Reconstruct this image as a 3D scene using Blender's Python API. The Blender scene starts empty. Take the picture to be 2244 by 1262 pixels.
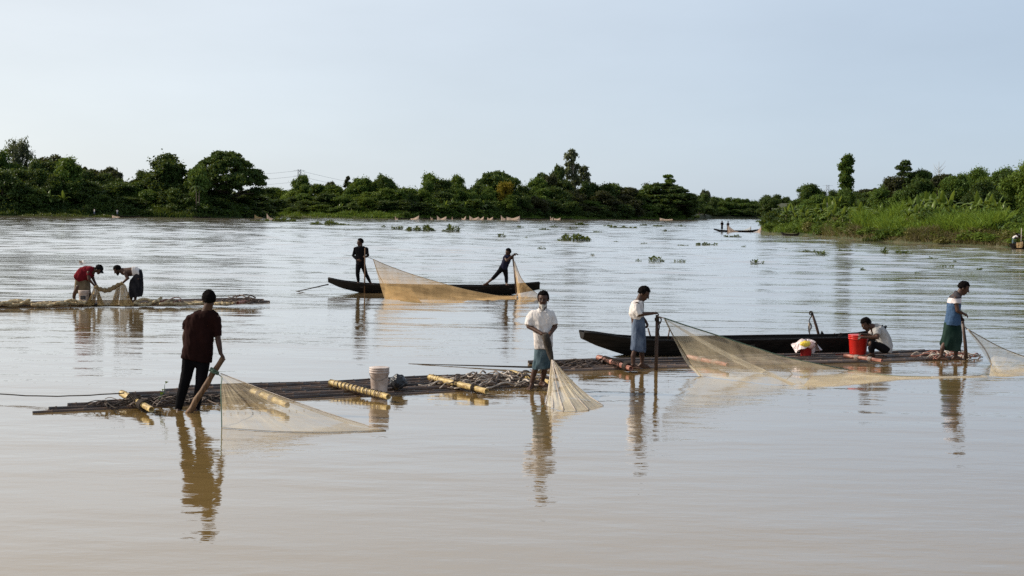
import bpy, math, random
import numpy as np
from mathutils import Vector, Matrix, noise

C = bpy.context.scene
DENOISE = False
HAZE = 0
COL = C.collection
PI = math.pi
random.seed(7)
rng = np.random.default_rng(7)

# ------------------------------------------------------------------ camera
F_PX, W_PX, H_PX = 3000.0, 2244.0, 1262.0
CAM_H = 3.05
PITCH = math.atan((H_PX / 2 - 460.0) / F_PX)
ROLL = math.radians(0.8)
ROT = Matrix.Rotation(PI / 2 - PITCH, 3, 'X') @ Matrix.Rotation(ROLL, 3, 'Z')
cam_data = bpy.data.cameras.new('camera')
cam_data.sensor_width = 36.0
cam_data.lens = F_PX / W_PX * 36.0
cam_data.clip_start = 0.1
cam_data.clip_end = 6000.0
cam = bpy.data.objects.new('camera', cam_data)
COL.objects.link(cam)
cam.matrix_world = Matrix.Translation((0, 0, CAM_H)) @ ROT.to_4x4()
C.camera = cam

# ------------------------------------------------------------------ sky, sun, exposure
SUN_ELEV = math.radians(33)
SUN_AZ = math.radians(-80)            # measured from +Y (view direction), negative = left
world = bpy.data.worlds.new('World')
C.world = world
world.use_nodes = True
nt = world.node_tree
bg = nt.nodes['Background']
sky = nt.nodes.new('ShaderNodeTexSky')
sky.sky_type = 'NISHITA'
sky.sun_disc = False
sky.sun_elevation = SUN_ELEV
sky.sun_rotation = SUN_AZ
sky.air_density = 0.8
sky.dust_density = 0.8
sky.ozone_density = 1.0
# humid veil: thin bright haze layer, whiter towards the sun, mixed into the clear sky
geo_w = nt.nodes.new('ShaderNodeNewGeometry')
dotn = nt.nodes.new('ShaderNodeVectorMath'); dotn.operation = 'DOT_PRODUCT'
dotn.inputs[1].default_value = (-math.sin(SUN_AZ) * math.cos(SUN_ELEV), -math.cos(SUN_AZ) * math.cos(SUN_ELEV), -math.sin(SUN_ELEV))
nt.links.new(geo_w.outputs['Incoming'], dotn.inputs[0])
half = nt.nodes.new('ShaderNodeMath'); half.operation = 'MULTIPLY_ADD'; half.inputs[1].default_value = 0.5; half.inputs[2].default_value = 0.5
nt.links.new(dotn.outputs['Value'], half.inputs[0])
veil = nt.nodes.new('ShaderNodeValToRGB')
VEIL = [(0.0, (0.30, 0.41, 0.58)), (0.36, (0.40, 0.50, 0.63)), (0.51, (0.53, 0.62, 0.73)), (0.66, (0.71, 0.77, 0.83)), (0.79, (0.84, 0.86, 0.86)), (1.0, (0.98, 0.97, 0.95))]
while len(veil.color_ramp.elements) < len(VEIL): veil.color_ramp.elements.new(0.5)
for e_, (p_, c_) in zip(veil.color_ramp.elements, VEIL):
    e_.position = p_; e_.color = (*c_, 1)
nt.links.new(half.outputs[0], veil.inputs[0])
vs_ = nt.nodes.new('ShaderNodeVectorMath'); vs_.operation = 'SCALE'; vs_.inputs['Scale'].default_value = 10.0
sepw = nt.nodes.new('ShaderNodeSeparateXYZ'); nt.links.new(geo_w.outputs['Incoming'], sepw.inputs[0])
elev = nt.nodes.new('ShaderNodeMapRange'); elev.inputs['From Min'].default_value = -0.45; elev.inputs['From Max'].default_value = -1.0   # haze thins overhead
elev.inputs['To Min'].default_value = 10.0; elev.inputs['To Max'].default_value = 3.5; elev.interpolation_type = 'SMOOTHSTEP'
nt.links.new(sepw.outputs['Z'], elev.inputs['Value']); nt.links.new(elev.outputs['Result'], vs_.inputs['Scale'])
nt.links.new(veil.outputs[0], vs_.inputs[0])
cn = nt.nodes.new('ShaderNodeTexNoise'); cn.inputs['Scale'].default_value = 3.2; cn.inputs['Detail'].default_value = 5; cn.inputs['Roughness'].default_value = 0.55
cmap = nt.nodes.new('ShaderNodeMapping'); cmap.inputs['Scale'].default_value = (1, 1, 3.5); nt.links.new(geo_w.outputs['Incoming'], cmap.inputs[0]); nt.links.new(cmap.outputs[0], cn.inputs['Vector'])
cr_ = nt.nodes.new('ShaderNodeMapRange'); cr_.inputs['From Min'].default_value = 0.3; cr_.inputs['From Max'].default_value = 0.7; cr_.inputs['To Min'].default_value = 0.95; cr_.inputs['To Max'].default_value = 1.05
nt.links.new(cn.outputs['Fac'], cr_.inputs['Value'])
vs2 = nt.nodes.new('ShaderNodeVectorMath'); vs2.operation = 'SCALE'; nt.links.new(vs_.outputs[0], vs2.inputs[0]); nt.links.new(cr_.outputs['Result'], vs2.inputs['Scale'])
mixw = nt.nodes.new('ShaderNodeMix'); mixw.data_type = 'RGBA'; mixw.inputs[0].default_value = 0.75
nt.links.new(sky.outputs[0], mixw.inputs[6]); nt.links.new(vs2.outputs[0], mixw.inputs[7])
nt.links.new(mixw.outputs[2], bg.inputs[0])
bg.inputs[1].default_value = 0.10
sun_data = bpy.data.lights.new('sun', 'SUN')
sun_data.energy = 4.2
sun_data.angle = math.radians(0.5)
sun_data.color = (1.0, 0.90, 0.76)
sun = bpy.data.objects.new('sun', sun_data)
COL.objects.link(sun)
to_sun = Vector((math.sin(SUN_AZ) * math.cos(SUN_ELEV), math.cos(SUN_AZ) * math.cos(SUN_ELEV), math.sin(SUN_ELEV)))
sun.rotation_euler = to_sun.to_track_quat('Z', 'Y').to_euler()
sun.location = (-60, 30, 60)
C.view_settings.view_transform = 'Standard'
C.view_settings.look = 'None'
C.view_settings.gamma = 1.0
C.view_settings.use_curve_mapping = False
C.view_settings.exposure = 0.2
C.cycles.max_bounces = 8
C.cycles.transparent_max_bounces = 16
C.cycles.sample_clamp_indirect = 6.0
C.cycles.use_denoising = DENOISE

# ------------------------------------------------------------------ from photo measurements to metres
CAM_P = Vector((0, 0, CAM_H))
def ray(px, py):
    return ROT @ Vector(((px - W_PX / 2) / F_PX, (H_PX / 2 - py) / F_PX, -1.0))
def at(px, py, z=0.0):
    r = ray(px, py)
    return CAM_P + r * ((z - CAM_H) / r.z)
def atd(px, py, y):
    r = ray(px, py)
    return CAM_P + r * (y / r.y)

# ------------------------------------------------------------------ objects
def tag(o, label=None, cat=None, group=None, kind=None):
    if label: o['label'] = label
    if cat: o['category'] = cat
    if group: o['group'] = group
    if kind: o['kind'] = kind
    return o
def thing(name, loc, label, cat, group=None, rz=0.0):
    o = bpy.data.objects.new(name, None)
    o.empty_display_size = 0.1
    COL.objects.link(o)
    o.location = loc
    o.rotation_euler = (0, 0, rz)
    return tag(o, label, cat, group)
def link(name, me, parent=None, loc=(0, 0, 0)):
    o = bpy.data.objects.new(name, me)
    COL.objects.link(o)
    if parent is not None: o.parent = parent
    o.location = loc
    return o
def copy_tree(root, loc, rz=0.0, scale=None, label=None, group=None):
    r = root.copy(); COL.objects.link(r)
    r.location = loc; r.rotation_euler = (0, 0, rz)
    if scale is not None: r.scale = scale
    if label: r['label'] = label
    if group: r['group'] = group
    for ch in list(root.children):
        c = ch.copy(); COL.objects.link(c); c.parent = r
        for g in ch.children:
            d = g.copy(); COL.objects.link(d); d.parent = c
    return r

def frame(t):
    t = t.normalized()
    up = Vector((0, 0, 1)) if abs(t.z) < 0.95 else Vector((1, 0, 0))
    s = t.cross(up).normalized()
    return s, s.cross(t).normalized()

class MB:
    """collects closed shapes and links them as one mesh"""
    def __init__(self):
        self.v, self.f = [], []
    def add(self, vs, fs):
        n = len(self.v)
        self.v.extend(vs)
        self.f.extend([tuple(i + n for i in f) for f in fs])
    def tube(self, pts, rad, seg=8, cap=True):
        pts = [Vector(p) for p in pts]
        if not hasattr(rad, '__len__'): rad = [rad] * len(pts)
        vs, fs = [], []
        prev = None
        for i, p in enumerate(pts):
            t = (pts[min(i + 1, len(pts) - 1)] - pts[max(i - 1, 0)])
            if t.length < 1e-9: t = Vector((0, 0, 1))
            t.normalize()
            if prev is None: s, u = frame(t)
            else:
                s = (prev - t * prev.dot(t))
                s = s.normalized() if s.length > 1e-6 else frame(t)[0]
                u = s.cross(t)
            prev = s
            for k in range(seg):
                a = 2 * PI * k / seg
                vs.append(p + (s * math.cos(a) + u * math.sin(a)) * rad[i])
        for i in range(len(pts) - 1):
            for k in range(seg):
                k2 = (k + 1) % seg
                fs.append((i * seg + k, i * seg + k2, (i + 1) * seg + k2, (i + 1) * seg + k))
        if cap:
            fs.append(tuple(range(seg))[::-1])
            n = (len(pts) - 1) * seg
            fs.append(tuple(n + k for k in range(seg)))
        fs = [f[::-1] for f in fs]
        self.add(vs, fs)
    def capsule(self, a, b, ra, rb, seg=12):
        a, b = Vector(a), Vector(b)
        t = (b - a)
        L = t.length
        t = t / L if L > 1e-6 else Vector((0, 0, 1))
        pts, rad = [], []
        for q in (-0.97, -0.75, -0.4, 0):
            pts.append(a + t * ra * q); rad.append(ra * math.sqrt(1 - q * q))
        for q in (0, 0.4, 0.75, 0.97):
            pts.append(b + t * rb * q); rad.append(rb * math.sqrt(1 - q * q))
        self.tube(pts, rad, seg)
    def ellipsoid(self, c, rx, ry, rz, X=(1, 0, 0), Y=(0, 1, 0), Z=(0, 0, 1), nu=16, nv=10, fn=None):
        c = Vector(c); X = Vector(X); Y = Vector(Y); Z = Vector(Z)
        vs, fs = [], []
        for j in range(nv + 1):
            th = PI * min(max(j / nv, 0.02), 0.98)
            for i in range(nu):
                ph = 2 * PI * i / nu
                d = Vector((math.sin(th) * math.cos(ph), math.sin(th) * math.sin(ph), math.cos(th)))
                k = fn(d) if fn else 1.0
                vs.append(c + (X * d.x * rx + Y * d.y * ry + Z * d.z * rz) * k)
        for j in range(nv):
            for i in range(nu):
                i2 = (i + 1) % nu
                fs.append((j * nu + i, (j + 1) * nu + i, (j + 1) * nu + i2, j * nu + i2))
        fs.append(tuple(range(nu))); fs.append(tuple(nv * nu + k for k in range(nu))[::-1])
        self.add(vs, fs)
    def loft(self, rings, cap=True):
        n = len(rings[0])
        vs = [p for r in rings for p in r]
        fs = []
        for i in range(len(rings) - 1):
            for k in range(n):
                k2 = (k + 1) % n
                fs.append((i * n + k, i * n + k2, (i + 1) * n + k2, (i + 1) * n + k))
        if cap:
            fs.append(tuple(range(n))[::-1]); fs.append(tuple((len(rings) - 1) * n + k for k in range(n)))
        self.add(vs, fs)
    def box(self, c, sx, sy, sz, X=(1, 0, 0), Y=(0, 1, 0), Z=(0, 0, 1)):
        c = Vector(c); X = Vector(X) * sx / 2; Y = Vector(Y) * sy / 2; Z = Vector(Z) * sz / 2
        vs = [c + X * a + Y * b + Z * d for d in (-1, 1) for b in (-1, 1) for a in (-1, 1)]
        self.add(vs, [(0, 2, 3, 1), (4, 5, 7, 6), (0, 1, 5, 4), (2, 6, 7, 3), (0, 4, 6, 2), (1, 3, 7, 5)])
    def grid(self, rows):
        n = len(rows[0])
        vs = [p for r in rows for p in r]
        fs = [(i * n + k, i * n + k + 1, (i + 1) * n + k + 1, (i + 1) * n + k) for i in range(len(rows) - 1) for k in range(n - 1)]
        self.add(vs, fs)
    def mesh(self, name, mat, origin=(0, 0, 0), smooth=True):
        o = Vector(origin)
        me = bpy.data.meshes.new(name)
        me.from_pydata([tuple(Vector(p) - o) for p in self.v], [], self.f)
        if mat: me.materials.append(mat)
        if smooth: me.polygons.foreach_set('use_smooth', [True] * len(me.polygons))
        me.update()
        return me
    def build(self, name, mat, parent=None, origin=None, smooth=True):
        if origin is None: origin = parent.location if parent is not None else (0, 0, 0)
        return link(name, self.mesh(name, mat, origin, smooth), parent)

def quads_mesh(name, V, mat, smooth=False):
    """V: (n,4,3) array of leaf quads"""
    n = len(V)
    me = bpy.data.meshes.new(name)
    me.vertices.add(n * 4); me.loops.add(n * 4); me.polygons.add(n)
    me.vertices.foreach_set('co', np.ascontiguousarray(V, dtype=np.float32).ravel())
    me.loops.foreach_set('vertex_index', np.arange(n * 4, dtype=np.int32))
    me.polygons.foreach_set('loop_start', np.arange(0, n * 4, 4, dtype=np.int32))
    me.polygons.foreach_set('loop_total', np.full(n, 4, dtype=np.int32))
    me.materials.append(mat)
    me.update(calc_edges=True)
    me.validate()
    return me

# ------------------------------------------------------------------ materials
MATS = {}
class NT:
    def __init__(self, name):
        self.m = bpy.data.materials.new(name); self.m.use_nodes = True
        self.t = self.m.node_tree
        self.p = self.t.nodes['Principled BSDF']; self.out = self.t.nodes['Material Output']
    def n(self, typ, **kw):
        x = self.t.nodes.new(typ)
        for k, v in kw.items():
            if k.startswith('i_'): x.inputs[k[2:].replace('_', ' ')].default_value = v
            else: setattr(x, k, v)
        return x
    def l(self, a, b): self.t.links.new(a, b)
    def coords(self, kind='Object', scale=(1, 1, 1)):
        tc = self.n('ShaderNodeTexCoord'); mp = self.n('ShaderNodeMapping')
        mp.inputs['Scale'].default_value = scale
        self.l(tc.outputs[kind], mp.inputs[0]); return mp.outputs[0]
    def noise(self, vec, scale, detail=3, rough=0.55):
        x = self.n('ShaderNodeTexNoise'); x.inputs['Scale'].default_value = scale
        x.inputs['Detail'].default_value = detail; x.inputs['Roughness'].default_value = rough
        if vec is not None: self.l(vec, x.inputs['Vector'])
        return x.outputs['Fac']
    def ramp(self, fac, stops, interp='LINEAR'):
        r = self.n('ShaderNodeValToRGB'); cr = r.color_ramp; cr.interpolation = interp
        while len(cr.elements) < len(stops): cr.elements.new(0.5)
        for e, (p, c) in zip(cr.elements, stops):
            e.position = p; e.color = (*c, 1) if len(c) == 3 else c
        self.l(fac, r.inputs[0]); return r.outputs[0]
    def math(self, op, a, b=None, c=None):
        x = self.n('ShaderNodeMath'); x.operation = op
        for i, v in enumerate((a, b, c)):
            if v is None: continue
            if isinstance(v, (int, float)): x.inputs[i].default_value = v
            else: self.l(v, x.inputs[i])
        return x.outputs[0]
    def mix(self, fac, a, b, mode='MIX'):
        x = self.n('ShaderNodeMix'); x.data_type = 'RGBA'; x.blend_type = mode
        for s, v in ((x.inputs[0], fac), (x.inputs[6], a), (x.inputs[7], b)):
            if isinstance(v, (int, float)): s.default_value = v
            elif isinstance(v, tuple): s.default_value = (*v, 1)
            else: self.l(v, s)
        return x.outputs[2]
    def bump(self, h, strength=1.0, dist=0.01):
        b = self.n('ShaderNodeBump'); b.inputs['Strength'].default_value = strength; b.inputs['Distance'].default_value = dist
        self.l(h, b.inputs['Height']); self.l(b.outputs[0], self.p.inputs['Normal'])

def rough_mat(name, c1, c2, scale=8.0, rough=0.8, bump=0.004, stretch=(1, 1, 1), detail=4, spec=0.3, lo=0.35, hi=0.65, vary=0.0):
    if name in MATS: return MATS[name]
    m = NT(name); v = m.coords('Object', stretch)
    f = m.noise(v, scale, detail)
    if vary:
        oi = m.n('ShaderNodeObjectInfo')
        f = m.math('ADD', f, m.math('MULTIPLY', m.math('SUBTRACT', oi.outputs['Random'], 0.5), vary))
    m.l(m.ramp(f, [(lo, c1), (hi, c2)]), m.p.inputs['Base Color'])
    m.p.inputs['Roughness'].default_value = rough
    m.p.inputs['Specular IOR Level'].default_value = spec
    if bump: m.bump(m.noise(v, scale * 2.5, detail), 1.0, bump)
    MATS[name] = m.m
    return m.m

def leaf_mat(name, dark, light, trans=0.35, spot=0.25, rough=0.55):
    """foliage: colour varies from tree to tree and from leaf clump to leaf clump"""
    if name in MATS: return MATS[name]
    m = NT(name)
    oi = m.n('ShaderNodeObjectInfo'); geo = m.n('ShaderNodeNewGeometry')
    v = m.coords('Object')
    f = m.noise(v, spot, 3)
    r1 = m.math('MULTIPLY', geo.outputs['Random Per Island'], 0.45)
    r2 = m.math('MULTIPLY', oi.outputs['Random'], 0.35)
    s = m.math('ADD', m.math('ADD', r1, r2), m.math('MULTIPLY', f, 0.55))
    col = m.ramp(s, [(0.25, dark), (1.0, light)])
    m.l(col, m.p.inputs['Base Color'])
    m.p.inputs['Roughness'].default_value = rough
    m.p.inputs['Specular IOR Level'].default_value = 0.25
    tr = m.n('ShaderNodeBsdfTranslucent'); mx = m.n('ShaderNodeMixShader'); mx.inputs[0].default_value = trans
    m.l(m.mix(0.5, col, (0.20, 0.22, 0.02), 'MIX'), tr.inputs[0])
    m.l(m.p.outputs[0], mx.inputs[1]); m.l(tr.outputs[0], mx.inputs[2]); m.l(mx.outputs[0], m.out.inputs[0])
    MATS[name] = m.m
    return m.m

def net_mat(name, col, opacity, streak=22.0, trans=0.5):
    """fine fishing net: threads scatter and pass light, the gaps are open"""
    if name in MATS: return MATS[name]
    m = NT(name)
    uv = m.n('ShaderNodeUVMap').outputs[0]
    mp = m.n('ShaderNodeMapping'); mp.inputs['Scale'].default_value = (streak, 1.2, 1); m.l(uv, mp.inputs[0])
    st = m.noise(mp.outputs[0], 1.0, 4, 0.6)
    mp2 = m.n('ShaderNodeMapping'); mp2.inputs['Scale'].default_value = (3, 3, 1); m.l(uv, mp2.inputs[0])
    bl = m.noise(mp2.outputs[0], 1.0, 3, 0.6)
    c = m.mix(m.ramp(bl, [(0.35, (0, 0, 0)), (0.7, (1, 1, 1))]), tuple(x * 0.75 for x in col), tuple(min(1, x * 1.2) for x in col))
    d = m.n('ShaderNodeBsdfDiffuse'); t = m.n('ShaderNodeBsdfTranslucent'); tp = m.n('ShaderNodeBsdfTransparent')
    m.l(c, d.inputs[0]); m.l(c, t.inputs[0])
    mx = m.n('ShaderNodeMixShader'); mx.inputs[0].default_value = trans
    m.l(d.outputs[0], mx.inputs[1]); m.l(t.outputs[0], mx.inputs[2])
    op = m.math('ADD', m.math('MULTIPLY', m.math('SUBTRACT', st, 0.5), 0.65), m.math('MULTIPLY', m.math('SUBTRACT', bl, 0.5), 0.5))
    op = m.math('ADD', op, opacity)
    cl = m.n('ShaderNodeClamp'); cl.inputs['Min'].default_value = 0.08; cl.inputs['Max'].default_value = 0.95; m.l(op, cl.inputs[0])
    m2 = m.n('ShaderNodeMixShader'); m.l(cl.outputs[0], m2.inputs[0]); m.l(tp.outputs[0], m2.inputs[1]); m.l(mx.outputs[0], m2.inputs[2])
    m.l(m2.outputs[0], m.out.inputs[0])
    m.t.nodes.remove(m.p)
    MATS[name] = m.m
    return m.m

def water_mat():
    m = NT('muddy_water')
    tc = m.n('ShaderNodeTexCoord'); sep = m.n('ShaderNodeSeparateXYZ'); m.l(tc.outputs['Object'], sep.inputs[0])
    y = sep.outputs['Y']
    # open river is ruffled by the wind, the near shallows lie sheltered
    mr = m.n('ShaderNodeMapRange'); mr.inputs['From Min'].default_value = 22; mr.inputs['From Max'].default_value = 75
    m.l(y, mr.inputs[0])
    m.l(m.math('ADD', m.math('MULTIPLY', mr.outputs[0], WATER_RUFF), 0.03), m.p.inputs['Roughness'])
    # main channel: paler silt, plus reflected-sky brightness put into the body colour
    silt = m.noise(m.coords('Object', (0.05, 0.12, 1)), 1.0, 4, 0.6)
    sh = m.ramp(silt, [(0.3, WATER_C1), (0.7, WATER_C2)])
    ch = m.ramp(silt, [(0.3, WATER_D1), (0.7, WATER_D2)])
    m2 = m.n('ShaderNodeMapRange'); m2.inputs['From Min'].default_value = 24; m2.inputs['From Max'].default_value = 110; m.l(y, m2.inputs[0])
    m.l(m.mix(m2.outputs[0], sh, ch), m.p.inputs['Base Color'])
    m.p.inputs['IOR'].default_value = 1.6
    m.p.inputs['Coat Weight'].default_value = 0.75; m.p.inputs['Coat IOR'].default_value = 1.5; m.p.inputs['Coat Roughness'].default_value = 0.04
    h1 = m.math('MULTIPLY', m.noise(m.coords('Object', (0.35, 1.0, 1)), 1.0, 2, 0.5), 0.030)
    h2 = m.math('MULTIPLY', m.noise(m.coords('Object', (1.6, 3.6, 1)), 1.0, 3, 0.55), 0.0085)
    h3 = m.math('MULTIPLY', m.noise(m.coords('Object', (7, 11, 1)), 1.0, 2, 0.5), 0.0016)
    gust = m.ramp(m.noise(m.coords('Object', (0.09, 0.22, 1)), 1.0, 3, 0.6), [(0.35, (0.35, 0.35, 0.35)), (0.68, (1, 1, 1))])
    amp = m.math('MULTIPLY', m.math('ADD', m.math('MULTIPLY', mr.outputs[0], 1.3), 1.15), gust)
    h = m.math('MULTIPLY', m.math('ADD', m.math('ADD', h1, h2), h3), amp)
    m.bump(h, 1.0, 1.0)
    m.l(m.p.inputs['Normal'].links[0].from_socket, m.p.inputs['Coat Normal'])
    return m.m
WATER_RUFF = 0.03
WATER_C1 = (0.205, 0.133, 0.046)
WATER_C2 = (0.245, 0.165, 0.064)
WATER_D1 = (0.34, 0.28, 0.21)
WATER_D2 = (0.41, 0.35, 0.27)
# ------------------------------------------------------------------ river and banks
def river_mesh(mat):
    """sheltered shallows flat, open channel with real wind waves; each band a regular grid"""
    r = np.random.default_rng(5)
    nw = 34
    lam = np.exp(r.uniform(np.log(1.1), np.log(7.0), nw)); th = r.normal(0, 0.42, nw); ph = r.uniform(0, 6.28, nw)
    kx, ky = 2 * PI / lam * np.sin(th), 2 * PI / lam * np.cos(th)
    slope = r.uniform(0.6, 1.3, nw); slope *= WAVE_SLOPE / np.sqrt((slope ** 2).sum() / 2); am = slope * lam / (2 * PI)
    pl = np.exp(r.uniform(np.log(14), np.log(70), 14)); pt = r.normal(0, 0.55, 14); pp = r.uniform(0, 6.28, 14)
    V_, F_ = [], []; off = 0
    def grid(x0, x1, y0, y1, dx, dy, lmin):
        nonlocal off
        nx, ny = int((x1 - x0) / dx), int((y1 - y0) / dy)
        X, Y = np.meshgrid(np.linspace(x0, x1, nx + 1), np.linspace(y0, y1, ny + 1))
        Z = np.zeros_like(X)
        for a, p, q, f, l in zip(am, kx, ky, ph, lam):
            if l >= lmin: Z += a * np.sin(p * X + q * Y + f)
        calm = np.zeros_like(X)
        for l, t, f in zip(pl, pt, pp): calm += np.sin(2 * PI / l * (np.sin(t) * X * 0.7 + np.cos(t) * Y) + f)
        calm = np.clip((calm / 2.65 + 1.35) / 0.7, 0.0, 1.0)          # glassy slicks where this falls to nought
        near = np.clip((Y - 30) / 45, 0, 1)
        Z *= (0.16 + 0.84 * calm) * near
        V_.append(np.stack([X, Y, Z], -1).reshape(-1, 3))
        ii = (np.arange(ny)[:, None] * (nx + 1) + np.arange(nx)[None, :]).ravel() + off
        F_.append(np.stack([ii, ii + 1, ii + nx + 2, ii + nx + 1], 1)); off += (nx + 1) * (ny + 1)
    grid(-150, 150, -60, 30, 10, 10, 99)
    grid(-45, 45, 30, 62, 0.34, 0.16, 0)
    grid(-75, 75, 62, 150, 0.5, 0.24, 0)
    grid(-140, 140, 150, 300, 0.9, 0.33, 1.4)
    grid(-260, 320, 300, 660, 1.9, 0.6, 2.2)
    grid(-700, 900, 660, 1300, 20, 20, 99)
    V_.append(np.array([(-2500, -60, -0.25), (2500, -60, -0.25), (2500, 4000, -0.25), (-2500, 4000, -0.25)], float)); F_.append(np.array([[off, off + 1, off + 2, off + 3]]))
    V = np.concatenate(V_); F = np.concatenate(F_)
    me = bpy.data.meshes.new('river_water')
    me.vertices.add(len(V)); me.loops.add(len(F) * 4); me.polygons.add(len(F))
    me.vertices.foreach_set('co', V.astype(np.float32).ravel()); me.loops.foreach_set('vertex_index', F.astype(np.int32).ravel())
    me.polygons.foreach_set('loop_start', np.arange(0, len(F) * 4, 4, dtype=np.int32)); me.polygons.foreach_set('loop_total', np.full(len(F), 4, dtype=np.int32))
    me.polygons.foreach_set('use_smooth', np.ones(len(F), dtype=bool))
    me.materials.append(mat); me.update(calc_edges=True)
    return link('river_water', me)
WAVE_SLOPE = 0.044
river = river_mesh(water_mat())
tag(river, 'wide muddy brown river with rippled patches', kind='structure')

M_soil = rough_mat('bank_soil', (0.022, 0.038, 0.012), (0.075, 0.070, 0.035), 0.5, 0.95, 0.05)
M_grass_ground = rough_mat('bank_turf', (0.035, 0.075, 0.012), (0.07, 0.13, 0.02), 0.35, 0.95, 0.1)

def bank(name, line, rises, mat, label):
    """line: points of the water's edge; rises: (metres inland along the sight line, height)"""
    rows = []
    for (d, z) in rises:
        r = []
        for p in line:
            q = Vector((p.x, p.y, 0)); u = q.normalized()
            w = q + u * d
            j = noise.noise(Vector((w.x * 0.09, w.y * 0.09, 3))) * (0.35 * min(1.0, max(0, z)))
            r.append(Vector((w.x, w.y, z + j)))
        rows.append(r)
    mb = MB(); mb.grid(rows)
    return tag(mb.build(name, mat), label, kind='structure')
def densify(pts, n=6):
    out = []
    for a, b in zip(pts[:-1], pts[1:]):
        for k in range(n): out.append(a.lerp(b, k / n))
    return out + [pts[-1]]
FAR_EDGE = [(-260, 468), (-100, 470.5), (0, 472.5), (120, 473.5), (230, 474.5), (330, 475.5), (420, 477), (520, 477.5), (585, 476.5), (600, 473.5), (700, 476),
            (870, 478.5), (1000, 479), (1150, 479.5), (1300, 480.5), (1420, 481), (1500, 481.3), (1545, 479.3), (1560, 477.6), (1650, 478.6), (1760, 479.6), (2000, 482), (2400, 486)]
far_line = [at(*p) for p in FAR_EDGE]
bank('river_bank', densify(far_line, 5), [(-0.8, -0.3), (0.6, 0.35), (4, 1.0), (14, 1.9), (60, 2.4), (400, 4), (2500, 12)], M_soil, 'low wooded far bank of the river')
def far_edge_at(px):
    for (a, b) in zip(FAR_EDGE[:-1], FAR_EDGE[1:]):
        if a[0] <= px <= b[0]:
            t = (px - a[0]) / (b[0] - a[0]); return a[1] + (b[1] - a[1]) * t
    return FAR_EDGE[-1][1]

NEAR_EDGE = [(1672, 496), (1664, 503), (1668, 512), (1700, 514.5), (1760, 516.5), (1830, 521), (1900, 527), (2000, 533), (2100, 537), (2180, 541), (2260, 546), (2400, 553)]
near_line = [at(*p) for p in NEAR_EDGE]
near_rises = [(-0.8, -0.3), (0.3, 0.25), (2, 0.7), (7, 1.25), (18, 2.1), (50, 3.6), (120, 5.5)]
def near_edge_at(px):
    E = NEAR_EDGE[2:]
    for (a, b) in zip(E[:-1], E[1:]):
        if a[0] <= px <= b[0]:
            t = (px - a[0]) / (b[0] - a[0]); return a[1] + (b[1] - a[1]) * t
    return E[0][1] if px < E[0][0] else E[-1][1]
bank('river_bank', densify(near_line[2:], 6), near_rises, M_soil, 'overgrown near bank with reeds and bananas')

def rise_z(rises, d):
    for (a, b) in zip(rises[:-1], rises[1:]):
        if a[0] <= d <= b[0]: return a[1] + (b[1] - a[1]) * (d - a[0]) / (b[0] - a[0])
    return rises[-1][1]

# ------------------------------------------------------------------ foliage builders
def rand_unit(n):
    d = rng.normal(size=(n, 3)); return d / np.linalg.norm(d, axis=1, keepdims=True)
def leaves_at(P, size, N=None, flat_=0.5, aspect=1.9):
    """diamond leaf clumps round the points P, facing roughly N"""
    n = len(P)
    R = rand_unit(n)
    if N is not None:
        R = R * (1 - flat_) + N * flat_; R /= np.linalg.norm(R, axis=1, keepdims=True) + 1e-9
    A = np.cross(R, rand_unit(n)); A /= np.linalg.norm(A, axis=1, keepdims=True) + 1e-9
    B = np.cross(R, A)
    s = size * rng.uniform(0.6, 1.4, (n, 1))
    a = A * s * aspect * 0.5; b = B * s * 0.5
    bend = R * s * 0.15
    return np.stack([P - a - bend, P - b + bend, P + a - bend, P + b + bend], axis=1)
def blob_points(c, r, n, up_bias=0.25, squash=0.75):
    d = rand_unit(n); d[:, 2] = np.abs(d[:, 2]) * (1 if up_bias >= 1 else 1) * np.where(rng.random(n) < 0.5 + up_bias / 2, 1, -1)
    rad = rng.uniform(0.55, 1.08, (n, 1)) * r
    P = d * rad; P[:, 2] *= squash
    return np.array(c) + P, d

def limb_tree(mb, base, top, r0, blobs, rng_=random, lean=0.03, limbs=9):
    base = Vector(base); top = Vector(top)
    pts, rad = [], []
    for k in range(7):
        t = k / 6
        pts.append(base.lerp(top, t) + Vector((math.sin(t * 4 + base.x) * lean * top.z, math.cos(t * 3) * lean * top.z, 0)) * t)
        rad.append(r0 * (1.25 - t) * (1.35 if k == 0 else 1) + 0.015)
    mb.tube(pts, rad, 7)
    ch = blobs if len(blobs) <= limbs else rng_.sample(blobs, limbs)
    for (c, r) in ch:
        c = Vector(c)
        t = min(0.95, max(0.25, (c.z - 0.45 * r) / max(top.z, 0.1) * 0.72))
        i = t * 6; a = pts[int(i)].lerp(pts[min(6, int(i) + 1)], i - int(i))
        m = a.lerp(c, 0.55) + Vector((0, 0, 0.10 * (c - a).length))
        rr = r0 * (1.15 - t) * 0.5
        mb.tube([a, m, c], [rr, rr * 0.6, rr * 0.22], 5)

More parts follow.
